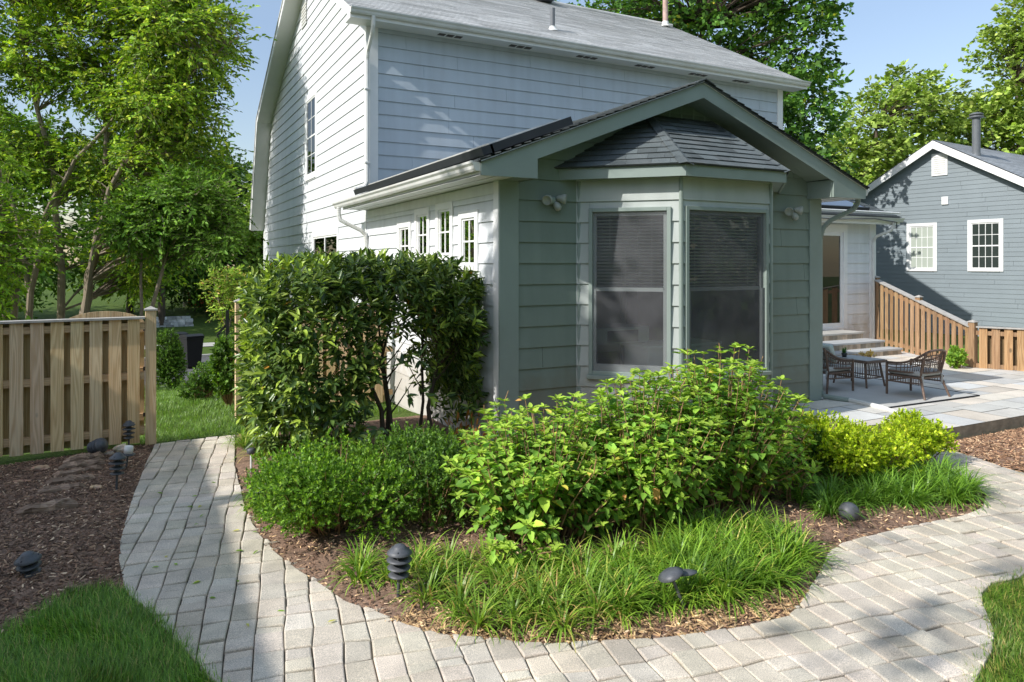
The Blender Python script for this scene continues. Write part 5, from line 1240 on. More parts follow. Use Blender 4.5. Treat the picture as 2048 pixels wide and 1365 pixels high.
liriope(spots(18, 3.42, 4.05, 3.62, 4.5, 4, edge=.15), 'large bright liriope clump right of the leaning path light', 2000, (.23, .39), seed=4)
liriope(spots(14, 4.0, 4.75, 3.85, 4.6, 5, edge=.12), 'bright liriope arching over the walk left of the dark globe', 1550, (.23, .39), seed=5)
liriope(spots(14, 5.5, 6.6, 4.35, 4.85, 6), 'dark green liriope right behind the dark globe', 1500, (.22, .36), seed=6, pal=(((.07, .15, .025), 3), ((.10, .19, .03), 2)))
liriope(spots(16, 6.5, 7.65, 4.18, 4.9, 7, edge=.1), 'liriope clump at the right tip of the bed under the euonymus', 2100, (.24, .40), seed=7, pal=(((.085, .175, .025), 3), ((.12, .22, .03), 2)))
liriope(spots(6, 1.0, 1.35, 6.75, 7.5, 8, edge=.07), 'liriope tufts around the path light left of the boxwood', 330, (.2, .33), seed=8)
liriope([(1.42, 5.12), (1.62, 5.0), (1.72, 4.98), (1.5, 5.3), (1.85, 5.05), (1.95, 5.2)], 'sparse liriope blades behind the three tier path light', 380, (.18, .3), seed=9)
liriope(spots(6, 1.1, 1.4, 8.8, 9.9, 10, edge=.06), 'narrow liriope tufts at the far left foot of the laurel', 300, (.2, .33), seed=10)
# dead leaves and a weed by the fence
n = 60; P = np.stack([nr.uniform(3.3, 3.75, n), nr.uniform(7.6, 8.3, n), nr.uniform(.15, .5, n)], 1)
tag(leaves('dried_leaves', P, nr.normal(0, .3, (n, 3)) + [[0, 0, -1]], rand_unit(n), nr.uniform(.08, .13, n), nr.uniform(.02, .035, n), cols(n, ((.22, .10, .035), 1)), M['leaf']), 'dried brown leaves hanging at the lower right of the laurel', 'dead leaves', kind='stuff')
evergreen(15.0, 8.95, .30, .22, .42, 900, 'leafy green weed growing at the bend of the brown fence', (((.16, .26, .05), 1), ((.10, .19, .04), 1)), name='weed', leafL=(.06, .10), seed=12, z_g=.15, lumps=4)
evergreen(13.9, 10.2, .30, .2, .25, 300, 'dry twiggy weed beside the stone steps', (((.30, .24, .12), 1),), name='weed', leafL=(.03, .05), seed=13, z_g=.15, lumps=3)

# --- lawns: real blades near the camera
def grass(name, poly, n, label, zf=None, Ls=(.05, .11), pal=None, bbox=None, W=(.003, .006)):
    P = np.array(poly); x0, y0 = P.min(0) - .06; x1, y1 = P.max(0) + .06; x = nr.uniform(x0, x1, n * 3); y = nr.uniform(y0, y1, n * 3); k = inside(poly, x, y) | (dist_poly(poly, x, y) < nr.random(len(x)) ** 3 * .07); x, y = x[k][:n], y[k][:n]; n = len(x)
    z = (ground_z(x, y) - .034) if zf is None else zf(x, y)
    ph = np.sin(x * 5.1 + np.sin(y * 3.7)) * np.cos(y * 4.3 + np.sin(x * 2.9)); az = nr.uniform(0, 6.283, n) * .6 + ph * 2.5
    pal = pal or (((.045, .105, .020), 4), ((.07, .145, .026), 3), ((.10, .18, .035), 2), ((.035, .08, .02), 2), ((.22, .22, .09), .25))
    o = blades(name, np.stack([x, y, z], 1), az, nr.uniform(.05, .9, n) * (1 + .3 * ph), nr.uniform(*Ls, n), nr.uniform(*W, n), cols(n, *pal, var=.16) * (1 + .18 * ph[:, None]), M['blade'], segs=3, curl=1.0)
    return tag(o, label, 'grass', kind='stuff')
LAWN_L = [(-.07, 5.76), (-.23, 5.93), (-.44, 5.91), (-.61, 5.64), (-.9, 5.3), (-1.5, 4.95), (-1.2, 4.2), (-.3, 3.3), (.9, 2.9), (.56, 3.68), (.42, 4.2), (.33, 4.49), (.22, 4.86), (.09, 5.32), (0.0, 5.57)]
grass('grass', LAWN_L, 42000, 'lush shaded lawn grass in the near left corner', pal=(((.075, .16, .035), 4), ((.12, .22, .045), 3), ((.16, .27, .06), 2), ((.06, .125, .03), 2), ((.30, .27, .14), .7)))
LAWN_R = [(4.08, 2.36), (4.52, 2.51), (4.78, 2.64), (5.06, 2.87), (5.25, 2.98), (5.48, 3.04), (5.77, 3.0), (6.6, 3.05), (7.4, 3.25), (7.4, 2.0), (4.0, 1.6), (3.6, 2.0)]
grass('grass', LAWN_R, 42000, 'sunlit lawn grass in the near right corner', pal=(((.075, .15, .028), 4), ((.11, .19, .036), 3), ((.15, .22, .05), 2), ((.30, .26, .12), 1.4)), Ls=(.035, .085))
grass('grass', [(.25, 10.45), (1.4, 10.45), (3.8, 11.0), (3.8, 20), (-.6, 20), (-2.0, 13), (-1.0, 10.8)], 60000, 'dappled lawn grass beyond the open gateway', W=(.005, .009), Ls=(.05, .10), pal=(((.085, .165, .028), 4), ((.12, .20, .036), 3), ((.06, .12, .025), 3)))
# fallen leaves on the pavers
n = 26; x = nr.uniform(.1, 1.1, n); y = nr.uniform(4.6, 8.5, n)
tag(leaves('fallen_leaves', np.stack([x, y, np.full(n, .012)], 1), np.stack([np.cos(x * 99), np.sin(x * 99), 0 * x + .05], 1), np.tile([[0.1, .1, 1.]], (n, 1)), nr.uniform(.04, .07, n), nr.uniform(.018, .03, n), cols(n, ((.14, .24, .05), 2), ((.3, .3, .1), 1)), M['leaf']), 'few green leaves dropped on the paver path', 'fallen leaves', kind='stuff')

# ================================================================== TREES
def tree(name, label, cat, base, stems, lobes, leafL, ncl, per, clr, pal, mat='leaf', bark='bark', group=None, seed=1, simple=False, surf=.45, up=.6, branch_frac=.5, asp=(.42, .55), flat=.65, blobs=None):
    """stems: list of (points, r0, r1); lobes: (x,y,z,rx,ry,rz,weight) all relative to base"""
    rg = np.random.default_rng(seed); t = empty(name, base, label, cat, group); B = V(*base); m = MB(); samples = []
    for pts, r0, r1 in stems:
        pts = [B + V(*p) for p in pts]; k = len(pts); fine = [pts[0]]
        for a, b in zip(pts[:-1], pts[1:]):
            for f in (.33, .67, 1): fine.append(a * (1 - f) + b * f + rg.normal(0, .02 + .008 * r0 * 10, 3) * (f < 1))
        rr = np.linspace(r0, r1, len(fine)); m.tube(fine, list(rr), 9, tint=tuple(V(1, 1, 1) * rg.uniform(.8, 1.2)))
        for p, r in zip(fine[2:], rr[2:]): samples.append((p, r))
    SP = np.array([s[0] for s in samples]); SR = np.array([s[1] for s in samples])
    lb = np.array([l[:6] for l in lobes]); w = np.array([l[6] for l in lobes], float); w /= w.sum()
    i = rg.choice(len(lb), ncl, p=w); u = nrm(rg.normal(0, 1, (ncl, 3))); r = rg.random(ncl) ** surf
    C = B + lb[i, :3] + u * r[:, None] * lb[i, 3:6]; OUT = u
    for j in range(ncl):
        if rg.random() > branch_frac: continue
        d = np.linalg.norm(SP - C[j], axis=1) + np.maximum(0, SP[:, 2] - C[j, 2] + .2) * 1.5; q = np.argmin(d + rg.random(len(d)) * .25)
        a, b = SP[q], C[j]; Ld = np.linalg.norm(b - a); mid1 = a * .6 + b * .4 + V(0, 0, .08 * Ld) + rg.normal(0, .04 * Ld, 3); rb = min(SR[q] * .5, .012 + .012 * Ld)
        m.tube([a, mid1, a * .25 + b * .75 + V(0, 0, .06 * Ld) + rg.normal(0, .03 * Ld, 3), b], [rb, rb * .7, rb * .45, rb * .15], 5, cap=False)
    m.build('trunk', M[bark], t)
    mL = 9; nt_ = max(1, per // mL); nT = ncl * nt_; ti = np.repeat(np.arange(ncl), nt_)
    start = C[ti] + rg.normal(0, 1, (nT, 3)) * np.array([[clr, clr, clr * flat]]) * .55; td = nrm(OUT[ti] * .7 + rg.normal(0, .75, (nT, 3)) * np.array([[1, 1, .6]]) + np.array([[0, 0, .12]])); tl = clr * rg.uniform(.9, 2.3, (nT, 1))
    n = nT * mL; ki = np.repeat(np.arange(nT), mL); ci = ti[ki]; fq = np.tile(np.linspace(.08, 1, mL), nT)[:, None] + rg.normal(0, .04, (n, 1))
    sgn = np.tile(np.where(np.arange(mL) % 2, 1., -1.), nT)[:, None]; sdv = nrm(np.cross(td, np.array([[0.05, .02, 1.]]) + rg.normal(0, .3, (nT, 3))))[ki] * sgn
    P = start[ki] + td[ki] * tl[ki] * fq + np.array([[0, 0, -1.]]) * (fq ** 2) * tl[ki] * .22
    csh = rg.normal(1, .22, (ncl, 1)).clip(.5, 1.55)[ci] * (1 + .25 * (fq - .5))
    D = nrm(td[ki] * (.35 + .8 * fq) + sdv * (1.05 - .7 * fq) + rg.normal(0, .22, (n, 3)) + np.array([[0, 0, -.22]])); Nn = nrm(np.array([[0, 0, up]]) + OUT[ci] * .35 + rg.normal(0, .38, (n, 3)))
    if not simple:
        wv = np.cross(td, rg.normal(0, 1, (nT, 3))); wv = nrm(wv) * .006; e_ = start + td * tl + np.array([[0, 0, -1.]]) * tl * .22; mdp = start + td * tl * .5 + np.array([[0, 0, -1.]]) * tl * .055
        vv = np.stack([start - wv, start + wv, mdp + wv * .8, mdp - wv * .8, e_ + wv * .4, e_ - wv * .4], 1).reshape(-1, 3); bq = (np.arange(nT) * 6)[:, None]
        np_mesh('twigs', vv, np.concatenate([bq + np.array([[0, 1, 2, 3]]), bq + np.array([[3, 2, 4, 5]])]), np.ones((len(vv), 4)), M[bark], t)
    L_ = (rg.uniform(leafL[0], leafL[1], n) * np.clip(rg.normal(1, .18, n), .5, 1.5))
    leaves('crown', P, D, Nn, L_, L_ * rg.uniform(*asp, n), cols(n, *pal, var=.17) * csh, M[mat], t, simple=simple)
    return t
E1, E2 = V(.887, -.462, 0), V(.462, .887, 0)
def LW_(r, d, z): p = E1 * r + E2 * d; return (p[0], p[1], z)
KT = 1.31
def big_(p, zb=-.45, nb=-1.15): return (p[0] * KT, p[1] * KT, 2.3 + (p[2] + zb - 2.3) * KT - nb if p[2] > .3 else p[2])
MYR = (((.11, .19, .026), 4), ((.17, .25, .032), 3.5), ((.07, .13, .02), 2.5), ((.26, .31, .045), 1.8))
DRK = (((.04, .085, .022), 4), ((.055, .11, .028), 3), ((.03, .06, .018), 3))
MID = (((.07, .14, .025), 4), ((.10, .18, .03), 3), ((.05, .10, .02), 3))
base = (-.96, 16.84, -.45)
st_ = [([LW_(0, 0, 0), LW_(.15, 0, 1.6), LW_(.36, .1, 2.9), LW_(.5, .2, 4.6), LW_(.45, .2, 6.6), LW_(.8, .1, 8.6)], .17, .03),
       ([LW_(.05, 0, .4), LW_(.35, -.1, 2.4), LW_(.8, -.2, 4.2), LW_(1.6, -.3, 5.6), LW_(2.6, -.3, 6.6), LW_(3.4, -.3, 7.2)], .11, .02),
       ([LW_(-.5, .3, 0), LW_(-.45, .3, 2.6), LW_(-.55, .2, 4.6), LW_(-.9, 0, 6.4), LW_(-1.3, 0, 8.6)], .13, .03),
       ([LW_(-.8, -.2, 0), LW_(-.75, -.2, 2.2), LW_(-.5, -.2, 3.6), LW_(.2, -.3, 4.8), LW_(1.1, -.4, 5.7), LW_(1.8, -.4, 7.4)], .11, .02),
       ([LW_(-.8, -.2, 2.2), LW_(-1.0, -.2, 3.6), LW_(-1.5, -.3, 5.4), LW_(-2.2, -.3, 7.8)], .08, .02),
       ([LW_(-1.4, .2, 0), LW_(-1.3, .2, 2.4), LW_(-1.6, .1, 4.2), LW_(-2.5, 0, 6.2), LW_(-3.2, 0, 8)], .12, .025),
       ([LW_(-1.5, .6, 0), LW_(-2.0, .5, 3), LW_(-2.6, .5, 5.5)], .09, .02)]
lo_ = [(*LW_(2.25, -.2, 7.2), 1.15, 1.2, .9, 3.2), (*LW_(1.8, -.2, 5.9), 1.0, 1.1, .6, 2.0), (*LW_(1.3, 0, 8.3), 1.5, 1.3, 1.1, 3), (*LW_(0, 0, 8.9), 1.6, 1.4, 1.2, 3), (*LW_(-1.6, 0, 8.4), 1.6, 1.4, 1.2, 2.6), (*LW_(-2.6, 0, 6.6), 1.3, 1.2, 1.0, 2), (*LW_(-.4, .1, 6.9), 1.4, 1.2, .8, 2.0), (*LW_(.9, .2, 6.3), 1.1, 1.0, .6, 1.2), (*LW_(-1.3, .3, 5.2), 1.1, 1.0, .7, 1.3), (*LW_(.2, .6, 4.7), 1.2, 1.0, .7, 1.3), (*LW_(1.8, .3, 4.9), 1.0, 1.0, .7, 1.5), (*LW_(-2.4, .3, 3.9), 1.0, 1.0, .8, 1.2), (*LW_(1.4, .4, 3.5), 1.1, 1.0, .7, 1.4), (*LW_(-1.2, .2, 3.1), .9, .9, .6, .9), (*LW_(.7, 1, 2.6), .9, .9, .5, .8), (*LW_(2.4, -.2, 5.4), .5, .6, .4, .4), (*LW_(-3.2, .2, 5.2), 1.1, 1.0, .9, 1.5), (*LW_(-2.2, .2, 2.6), 1.0, 1.0, .6, 1.0)]
st_ = [([big_(p) for p in pts], a * .85, b * .9) for pts, a, b in st_]; lo_ = [(*big_(l[:3]), l[3] * KT, l[4] * KT, l[5] * KT, l[6]) for l in lo_]; base = (-1.43, 22.1, -1.15)
tree('multi_stem_tree', 'tall multi stemmed tree with smooth tan trunks rising behind the pine fence', 'tree', base, st_, lo_, (.07, .155), 1850, 66, .27, MYR, seed=21, branch_frac=.85)
tree('young_tree', 'slender leafy tree right of the multi stemmed tree, lower and denser', 'tree', (-.1, 19.6, -.75), [([(0, 0, 0), (.5, .1, 2.2), (1.2, 0, 4.6)], .075, .02), ([(.2, 0, .8), (.2, .3, 2.6), (.3, .3, 4.0)], .05, .015)], [(1.15, -.2, 4.5, 1.1, 1.1, .75, 3), (.45, .2, 3.9, 1.1, 1.1, .65, 2), (1.65, -.4, 3.7, .85, .9, .5, 1.6)], (.08, .14), 380, 45, .25, MID, seed=22)
tree('side_tree', 'bright green tree at the far left behind the fence and the tan trunks', 'tree', (-4.2, 19.5, -.8), [([(0, 0, 0), (.1, .1, 3), (.1, 0, 6)], .14, .03), ([(0, 0, 1), (.8, .3, 3), (1.5, .3, 5)], .08, .02)], [(0, 0, 5.5, 2.0, 1.8, 1.6, 3), (1.2, -.3, 3.6, 1.3, 1.2, 1.2, 2), (-.8, 0, 3.2, 1.4, 1.2, 1.2, 2), (.4, 0, 1.8, 1.2, 1.2, .7, 1.3)], (.09, .15), 420, 40, .3, (((.15, .25, .03), 3), ((.20, .29, .04), 2), ((.09, .17, .025), 2)), seed=23)
def bgtree(name, label, base, h, w, pal, seed, ncl=380, per=34, leaf=(.22, .38), trunk=.22, low=.16, group='trees across the street'):
    rg = np.random.default_rng(seed); lobes = []
    for k in range(11):
        f = rg.uniform(low, .92); rr = w * (math.sin(math.pi * min(.95, f * .9 + .12)) ** .7) * rg.uniform(.35, .62); a = rg.uniform(0, 6.28); lobes.append((math.cos(a) * w * .42 * (1.1 - f), math.sin(a) * w * .42 * (1.1 - f), h * f, rr, rr, h * .15 * rg.uniform(.7, 1.2), 1))
    return tree(name, label, 'tree', base, [([(0, 0, -.3), (.1, 0, h * .4), (0, .1, h * .85)], trunk, .05), ([(0, 0, h * .25), (w * .3, 0, h * .55)], trunk * .5, .04), ([(0, 0, h * .2), (-w * .3, .2, h * .5)], trunk * .5, .04)], lobes, leaf, ncl, per, leaf[1] * 2.0, pal, seed=seed, simple=True, bark='barkdark', branch_frac=.3, group=group, surf=.4, asp=(.5, .75))
bgtree('shade_tree', 'mid green tree across the street, right of the tan trunks', (1.3, 46.5, -1.4), 12.5, 5.4, MID, 31, 460, 40, (.19, .32))
bgtree('dark_evergreen', 'dark evergreen tree beyond the street, near the red brown fence', (5.4, 55.5, -.9), 11.5, 6.5, DRK, 32, 420, 40)
bgtree('dark_evergreen', 'second dark evergreen, left of the one by the red brown fence', (-.4, 54.0, -1.0), 13.0, 7.5, DRK, 33, 420, 40)
bgtree('far_tree', 'pale green tree just left of the roof rake, far away', (7.5, 50.5, -1.0), 9.5, 3.6, (((.13, .20, .05), 2), ((.17, .24, .06), 1)), 34, 260, 34)
bgtree('far_tree', 'broad green tree behind the tan trunks, far away', (-6.5, 48.0, -1.3), 11.5, 7.5, MID, 35, 420, 36)
bgtree('far_tree', 'green tree at the left edge beyond the street', (-15.0, 52.0, -1.2), 13, 8, MID, 36, 380, 34)
bgtree('far_tree', 'dense green tree behind the tan trunks, nearer than the others', (-8.0, 42.5, -1.5), 11, 5.4, MID, 38, 420, 40, (.18, .30), low=.04)
bgtree('far_tree', 'leafy green tree at the far left, beyond the far sidewalk', (-13.5, 41.5, -1.6), 11, 5.6, MID, 39, 420, 40, (.18, .30), low=.04)
bgtree('far_tree', 'tall dark tree farthest back between the two evergreens', (2.0, 66.0, -.2), 14, 9, DRK, 37, 400, 36, (.3, .45))
MAP = (((.045, .105, .028), 4), ((.065, .135, .03), 3), ((.09, .17, .03), 2), ((.03, .07, .02), 2), ((.30, .30, .04), .12))
def bigtree(name, label, base, lobes, pal, seed, ncl, per, leaf, h, trunk=.4):
    return tree(name, label, 'tree', base, [([(0, 0, 0), (.2, 0, h * .4), (0, .2, h * .85)], trunk, .08), ([(0, 0, h * .25), (h * .16, 0, h * .55)], trunk * .5, .06), ([(0, 0, h * .22), (-h * .17, .2, h * .5)], trunk * .5, .06), ([(0, 0, h * .2), (h * .12, -h * .12, h * .42)], trunk * .45, .05)], lobes, leaf, ncl, per, leaf[1] * 1.5, pal, seed=seed, simple=True, bark='barkdark', branch_frac=.45, surf=.38, asp=(.65, .95))
bigtree('maple_tree', 'big dark green maple rising behind the grey shingle roof', (18.5, 20.2, -.1), [(l[0] * .79, l[1] * .79, 2.3 + (l[2] - 2.3) * .79, l[3] * .79, l[4] * .79, l[5] * .79, l[6]) for l in [(*LW_(-.3, 0, 15.5), 4.6, 4.6, 4, 4), (*LW_(3.2, 0, 12), 2.9, 3, 1.7, 2.2), (*LW_(3.4, -.5, 8.6), 2.2, 2.4, 1.3, 1.6), (*LW_(-3.6, 0, 14), 3.6, 3.6, 3.2, 2.6), (*LW_(0, 0, 9.8), 3.4, 3.4, 2.4, 2), (*LW_(4.0, 0, 14.6), 2.2, 2.4, 1.2, 1.4), (*LW_(3.6, 0, 6.8), 1.7, 1.9, .8, .7), (*LW_(-5.2, 0, 11.5), 2.4, 2.4, 2.0, 1.2), (*LW_(1.8, 0, 18), 3, 3, 2, 1.2), (*LW_(3.2, 0, 10.4), 2.6, 2.4, .9, 1), (*LW_(2.4, -3.2, 9.4), 2.2, 2.2, 1.3, 1.2), (*LW_(2.6, -3.4, 6.6), 1.6, 1.8, 1.0, .8)]], MAP, 41, 1050, 44, (.13, .22), 13)
SYC = (((.14, .20, .05), 4), ((.18, .25, .065), 3), ((.09, .14, .035), 2.5), ((.24, .30, .09), 1))
bigtree('sycamore_tree', 'pale yellow green tree behind the slate blue house, shorter of the two', (38.5, 27.5, 0), [(*LW_(1.2, 0, 10.0), 4.2, 4, 2.9, 3), (*LW_(-2.8, 0, 7.6), 2.9, 3, 2.2, 2), (*LW_(-3.4, 0, 4.6), 2.6, 3, 2.0, 1.6), (*LW_(2.5, 0, 7), 4, 4, 2.6, 2), (*LW_(-.4, 0, 5.5), 3.4, 3.4, 2.4, 1.6), (*LW_(1.8, 0, 12.2), 2.3, 2.4, 1.2, .8)], SYC, 42, 820, 42, (.19, .31), 12)
bigtree('sycamore_tree', 'taller pale green tree behind the slate blue house at the right edge', (45.6, 23.6, 0), [(*LW_(1.5, 0, 13), 4.6, 4, 3.6, 3), (*LW_(-1.6, 0, 9.5), 3.6, 3.6, 2.8, 2), (*LW_(2, 0, 8), 4.6, 4, 3, 2), (*LW_(.8, 0, 16), 2.6, 2.6, 1.6, 1)], SYC, 43, 760, 42, (.19, .31), 15)
# trees on the sunny side, left of the picture, that dapple the garden
tree('shade_tree', 'tall slender leafy tree standing left of the garden beside the neighbouring house', 'tree', (-6.0, 6.9, 0), [([(0, 0, 0), (.1, 0, 5), (0, 0, 11)], .2, .05), ([(0, 0, 4), (.6, .1, 7), (.9, .1, 9.5)], .09, .03)], [(0.2, .05, 9.7, 1.7, .30, 1.8, 3), (-.3, .0, 11.7, 1.2, .3, 1.0, 1.2), (1.0, .1, 8.0, .9, .3, .9, 1)], (.12, .2), 85, 30, .22, MID, seed=51, simple=True)  # crown flattened so that sun still reaches the bay
tree('shade_tree', 'thin crowned tree left of the camera beyond the lawn', 'tree', (-6.5, .6, 0), [([(0, 0, 0), (.1, 0, 4), (0, 0, 9)], .18, .05), ([(0, 0, 3.5), (1.4, .6, 6.5), (2.0, 1, 9)], .09, .02), ([(0, 0, 4), (-1.2, -.5, 8), (-1.6, 0, 10)], .09, .02)], [(0, 1.0, 9.2, 2.6, 2.2, 1.6, 3), (1.0, -.2, 7.6, 1.6, 1.8, 1.0, 1.4), (-1.0, 2.2, 10.6, 1.8, 1.3, 1.0, 1.2)], (.12, .2), 34, 26, .34, MID, seed=52, simple=True)

BK = (((.05, .10, .025), 3), ((.07, .13, .03), 2))  # unseen trees added behind the camera to darken the house front
for i, (x, y, h, lab) in enumerate(((-1, -12, 14, 'leafy tree at the left end of the row behind the lawn'), (7, -11, 13, 'second leafy tree of the row behind the lawn'), (14.5, -9, 14, 'third leafy tree of the row behind the lawn'), (21, -6, 13, 'leafy tree at the right end of the row behind the lawn'))):
    tree('boundary_tree', lab, 'tree', (x, y, 0), [([(0, 0, 0), (.1, 0, 5), (0, 0, h * .8)], .25, .06)], [(0, 0, h * .62, 4.2, 3.4, h * .3, 3), (1.5, .5, h * .38, 3.4, 2.8, 2.6, 2), (-1.6, .3, h * .35, 3.4, 2.8, 2.6, 2), (0, .5, 1.8, 4, 2.2, 1.6, 1.5)], (.45, .7), 250, 22, .8, BK, seed=70 + i, simple=True, group='row of trees behind the lawn', surf=.35, branch_frac=.2)

# ================================================================== STREET SIDE AND NEIGHBOURS
evergreen(.70, 17.7, .46, .46, 1.25, 15000, 'round clipped bush beside the street end of the lawn', DEEP, name='clipped_bush', leafL=(.03, .05), base=.02, seed=61, z_g=-.52, lumps=5, surf=.2, twig=False)
evergreen(1.08, 14.5, .50, .50, .62, 6000, 'low spreading dark juniper in the lawn beyond the gateway', DEEP, name='juniper', leafL=(.03, .055), seed=62, z_g=-.22, lumps=7)
evergreen(1.45, 13.3, .38, .5, 1.35, 5000, 'dark leafy shrub standing behind the left end of the laurel', DEEP, name='evergreen_shrub', leafL=(.05, .08), seed=63, z_g=-.12, lumps=7)
tree('flowering_shrub', 'tall vase shaped shrub with reddish tips on the far side of the street', 'shrub', (4.3, 40.9, -1.65), [([(0, 0, 0), (.3, 0, 1.5), (.7, 0, 3)], .05, .02), ([(0, 0, 0), (-.3, 0, 1.5), (-.7, 0, 3)], .05, .02), ([(0, 0, 0), (0, .3, 2), (0, .4, 3.3)], .05, .02)], [(0, 0, 1.7, .8, .8, .9, 2), (.45, 0, 2.7, .85, .8, .8, 2), (-.4, 0, 2.8, .85, .8, .8, 2), (0, 0, 3.4, .9, .8, .5, 1.2), (0, 0, .9, .5, .5, .5, .6)], (.10, .17), 210, 34, .2, (((.15, .24, .05), 4), ((.20, .27, .06), 3), ((.30, .22, .10), 1.2)), seed=65, simple=True)
def bin_(x, y, z, az, label, lid):
    t = empty('wheelie_bin', (x, y, z), label, 'rubbish bin', 'black bins at the kerb')
    m = MB(); b = [(-.26, -.28), (.26, -.28), (.26, .28), (-.26, .28)]; tp = [(-.34, -.38), (.34, -.38), (.34, .38), (-.34, .38)]
    for i in range(4): j = (i + 1) % 4; m.poly([(*b[i], .06), (*b[j], .06), (*tp[j], 1.22), (*tp[i], 1.22)], 1., .5)
    m.poly([(*p, .06) for p in b[::-1]]); m.box(-.36, .36, -.40, .40, 1.20, 1.25)
    o = m.build('bin_body', M['bin'], None, bevel=.01); o.parent = t
    m = MB(); m.extr([(-.40, 1.26), (.42, 1.26), (.42, 1.29), (.1, 1.36), (-.2, 1.37), (-.42, 1.31)], (-.35, 0, 0), Y_, Z_, X_, .7); o = m.build('lid', M['bin'], None); o.parent = t
    for sx in (-.32, .32): m = MB(); m.lathe([(.12, -.025), (.13, -.02), (.13, .02), (.12, .025)], (sx, .3, .12), 16, (1, 0, 0)); o = m.build('wheel', M['bin'], None); o.parent = t
    m = MB(); m.bar((-.3, .45, 1.2), (.3, .45, 1.2), .03, .03); o = m.build('handle', M['bin'], None); o.parent = t
    t.rotation_euler = (0, 0, az); return t
bin_(1.97, 31.8, -1.92, .35, 'black wheeled rubbish bin standing nearest at the street', 0)
bin_(1.40, 32.9, -1.92, .6, 'second black rubbish bin half hidden behind the first', 0)
t = empty('handrail', (2.2, 21.4, -1.0), 'black metal handrail with a sloping arm seen past the laurel', 'handrail')
for p in ((2.24, 21.35), (2.02, 21.5)): m = MB(); m.box(p[0] - .04, p[0] + .04, p[1] - .04, p[1] + .04, -1.1, 1.0 if p[0] > 2.1 else .35); m.build('post', M['black'], t)
m = MB(); m.bar((2.24, 21.35, .62), (2.02, 21.5, .36), .05, .06); m.build('rail', M['black'], t)
t = empty('picket_fence', (3.9, 56.6, -1.0), 'short red brown board fence far across the street', 'fence')
fence_run(t, (3.3, 56.9), (9.0, 55.6), -1.05, .22, .25, .2, .15, .02, ('redwood', 'redwood'), side=1, back=True, rails=(.85, .2), cap=False, seed=9)
m = MB(); m.box(3.0, 3.2, 56.9, 57.1, -1.1, 2.8); tag(m.build('fence_post', M['cap']), 'tall pale wooden pole at the left end of the red brown fence', 'pole')
sw = MB(); rg = random.Random(3)
for j in range(4):
    x = .9
    while x < 2.6: w = rg.uniform(.25, .5); k = rg.uniform(.6, 1.4); sw.box(x, x + w - .02, 46.3 + j * .03, 46.9, -1.45 + j * .16, -1.30 + j * .16, (k, k, k)); x += w
tag(sw.build('stone_wall', M['stackstone']), 'low stacked pale stone wall across the street behind the round bush', 'stone wall')

def gable_house(name, label, base, az, w, d, h, rise, wallm, roofm, trimm, over=.35, expo=.15, wins=(), vent=None, box=None, z_b=-.1):
    """gable end faces local -Y (before rotation); s along local X"""
    t = empty(name, base, label, 'house'); ca, sa = math.cos(az), math.sin(az); S = V(ca, sa, 0); Dp = V(-sa, ca, 0); Nn = -Dp; O = V(*base)
    out = [(-w / 2, z_b), (w / 2, z_b), (w / 2, h), (0, h + rise), (-w / 2, h)]
    m = MB(); lap(m, out, [wn[:4] for wn in wins], expo, O, S, Z_, Nn, lip=.012, back=-.02, board=(2.5, 4)); 
    for sg in (-1, 1): lap(m, [(0, z_b), (d, z_b), (d, h), (0, h)], [], expo, O + S * sg * w / 2, Dp, Z_, S * sg, lip=.012, back=-.02, board=(3, 5))
    m.build('wall', M[wallm], t)
    m = MB(); m.obox(O, S, Z_, Dp, -w / 2 + .05, w / 2 - .05, z_b, h - .05, .05, d - .05); m.build('inner_core', M['room'], t)
    th_ = math.atan2(rise, w / 2); Ls_ = (w / 2 + over) / math.cos(th_); m = MB()
    for sg in (-1, 1):
        T = S * (-sg) * math.cos(th_) + Z_ * math.sin(th_); Nr = S * sg * math.sin(th_) + Z_ * math.cos(th_); Oe = O + S * sg * (w / 2 + over) + Z_ * (h - over * math.tan(th_) + .12)
        lap(m, [(-over, 0), (d + over, 0), (d + over, Ls_), (-over, Ls_)], [], .145, Oe, Dp, T, Nr, lip=.012, board=(.3, 1.0), var=.12, back=-.02, liprand=.003, gap=.002)
    r = m.build('roof', M[roofm], t)
    m = MB(); e_ = h - over * math.tan(th_) + .10
    for sg in (-1, 1): m.extr([(sg * (w / 2 + over), e_), (0, h + rise + .10), (0, h + rise - .16), (sg * (w / 2 + over), e_ - .24)], O + Dp * (-over - .0), S, Z_, Dp, .03)
    for sg in (-1, 1): m.obox(O, S, Z_, Dp, sg * (w / 2 + over) - .02, sg * (w / 2 + over) + .02, e_ - .22, e_, -over + .03, d + over)
    m.build('rake_board', M[trimm], t)
    m = MB()
    for sg in (-1, 1): m.poly([O + S * sg * (w / 2 + over) + Z_ * (e_ - .1) + Dp * (-over + .03), O + Z_ * (h + rise - .04) + Dp * (-over + .03), O + Z_ * (h + rise - .04), O + S * sg * (w / 2 + over) + Z_ * (e_ - .1)])
    m.build('rake_soffit', M['soffit'], t)
    for wn in wins: window(t, O, S, Z_, Nn, *wn[:4], .10, mat=trimm, pane=wn[4], rail='h', grid=(4, 4), proud=.04)
    return t, r, O, S, Dp, Nn
s_off = .546
azn = math.radians(-85)   # gable end faces -X, turned a little
nb0 = V(23.68, 14.28, 0) + V(math.sin(math.radians(5)), math.cos(math.radians(5)), 0) * s_off
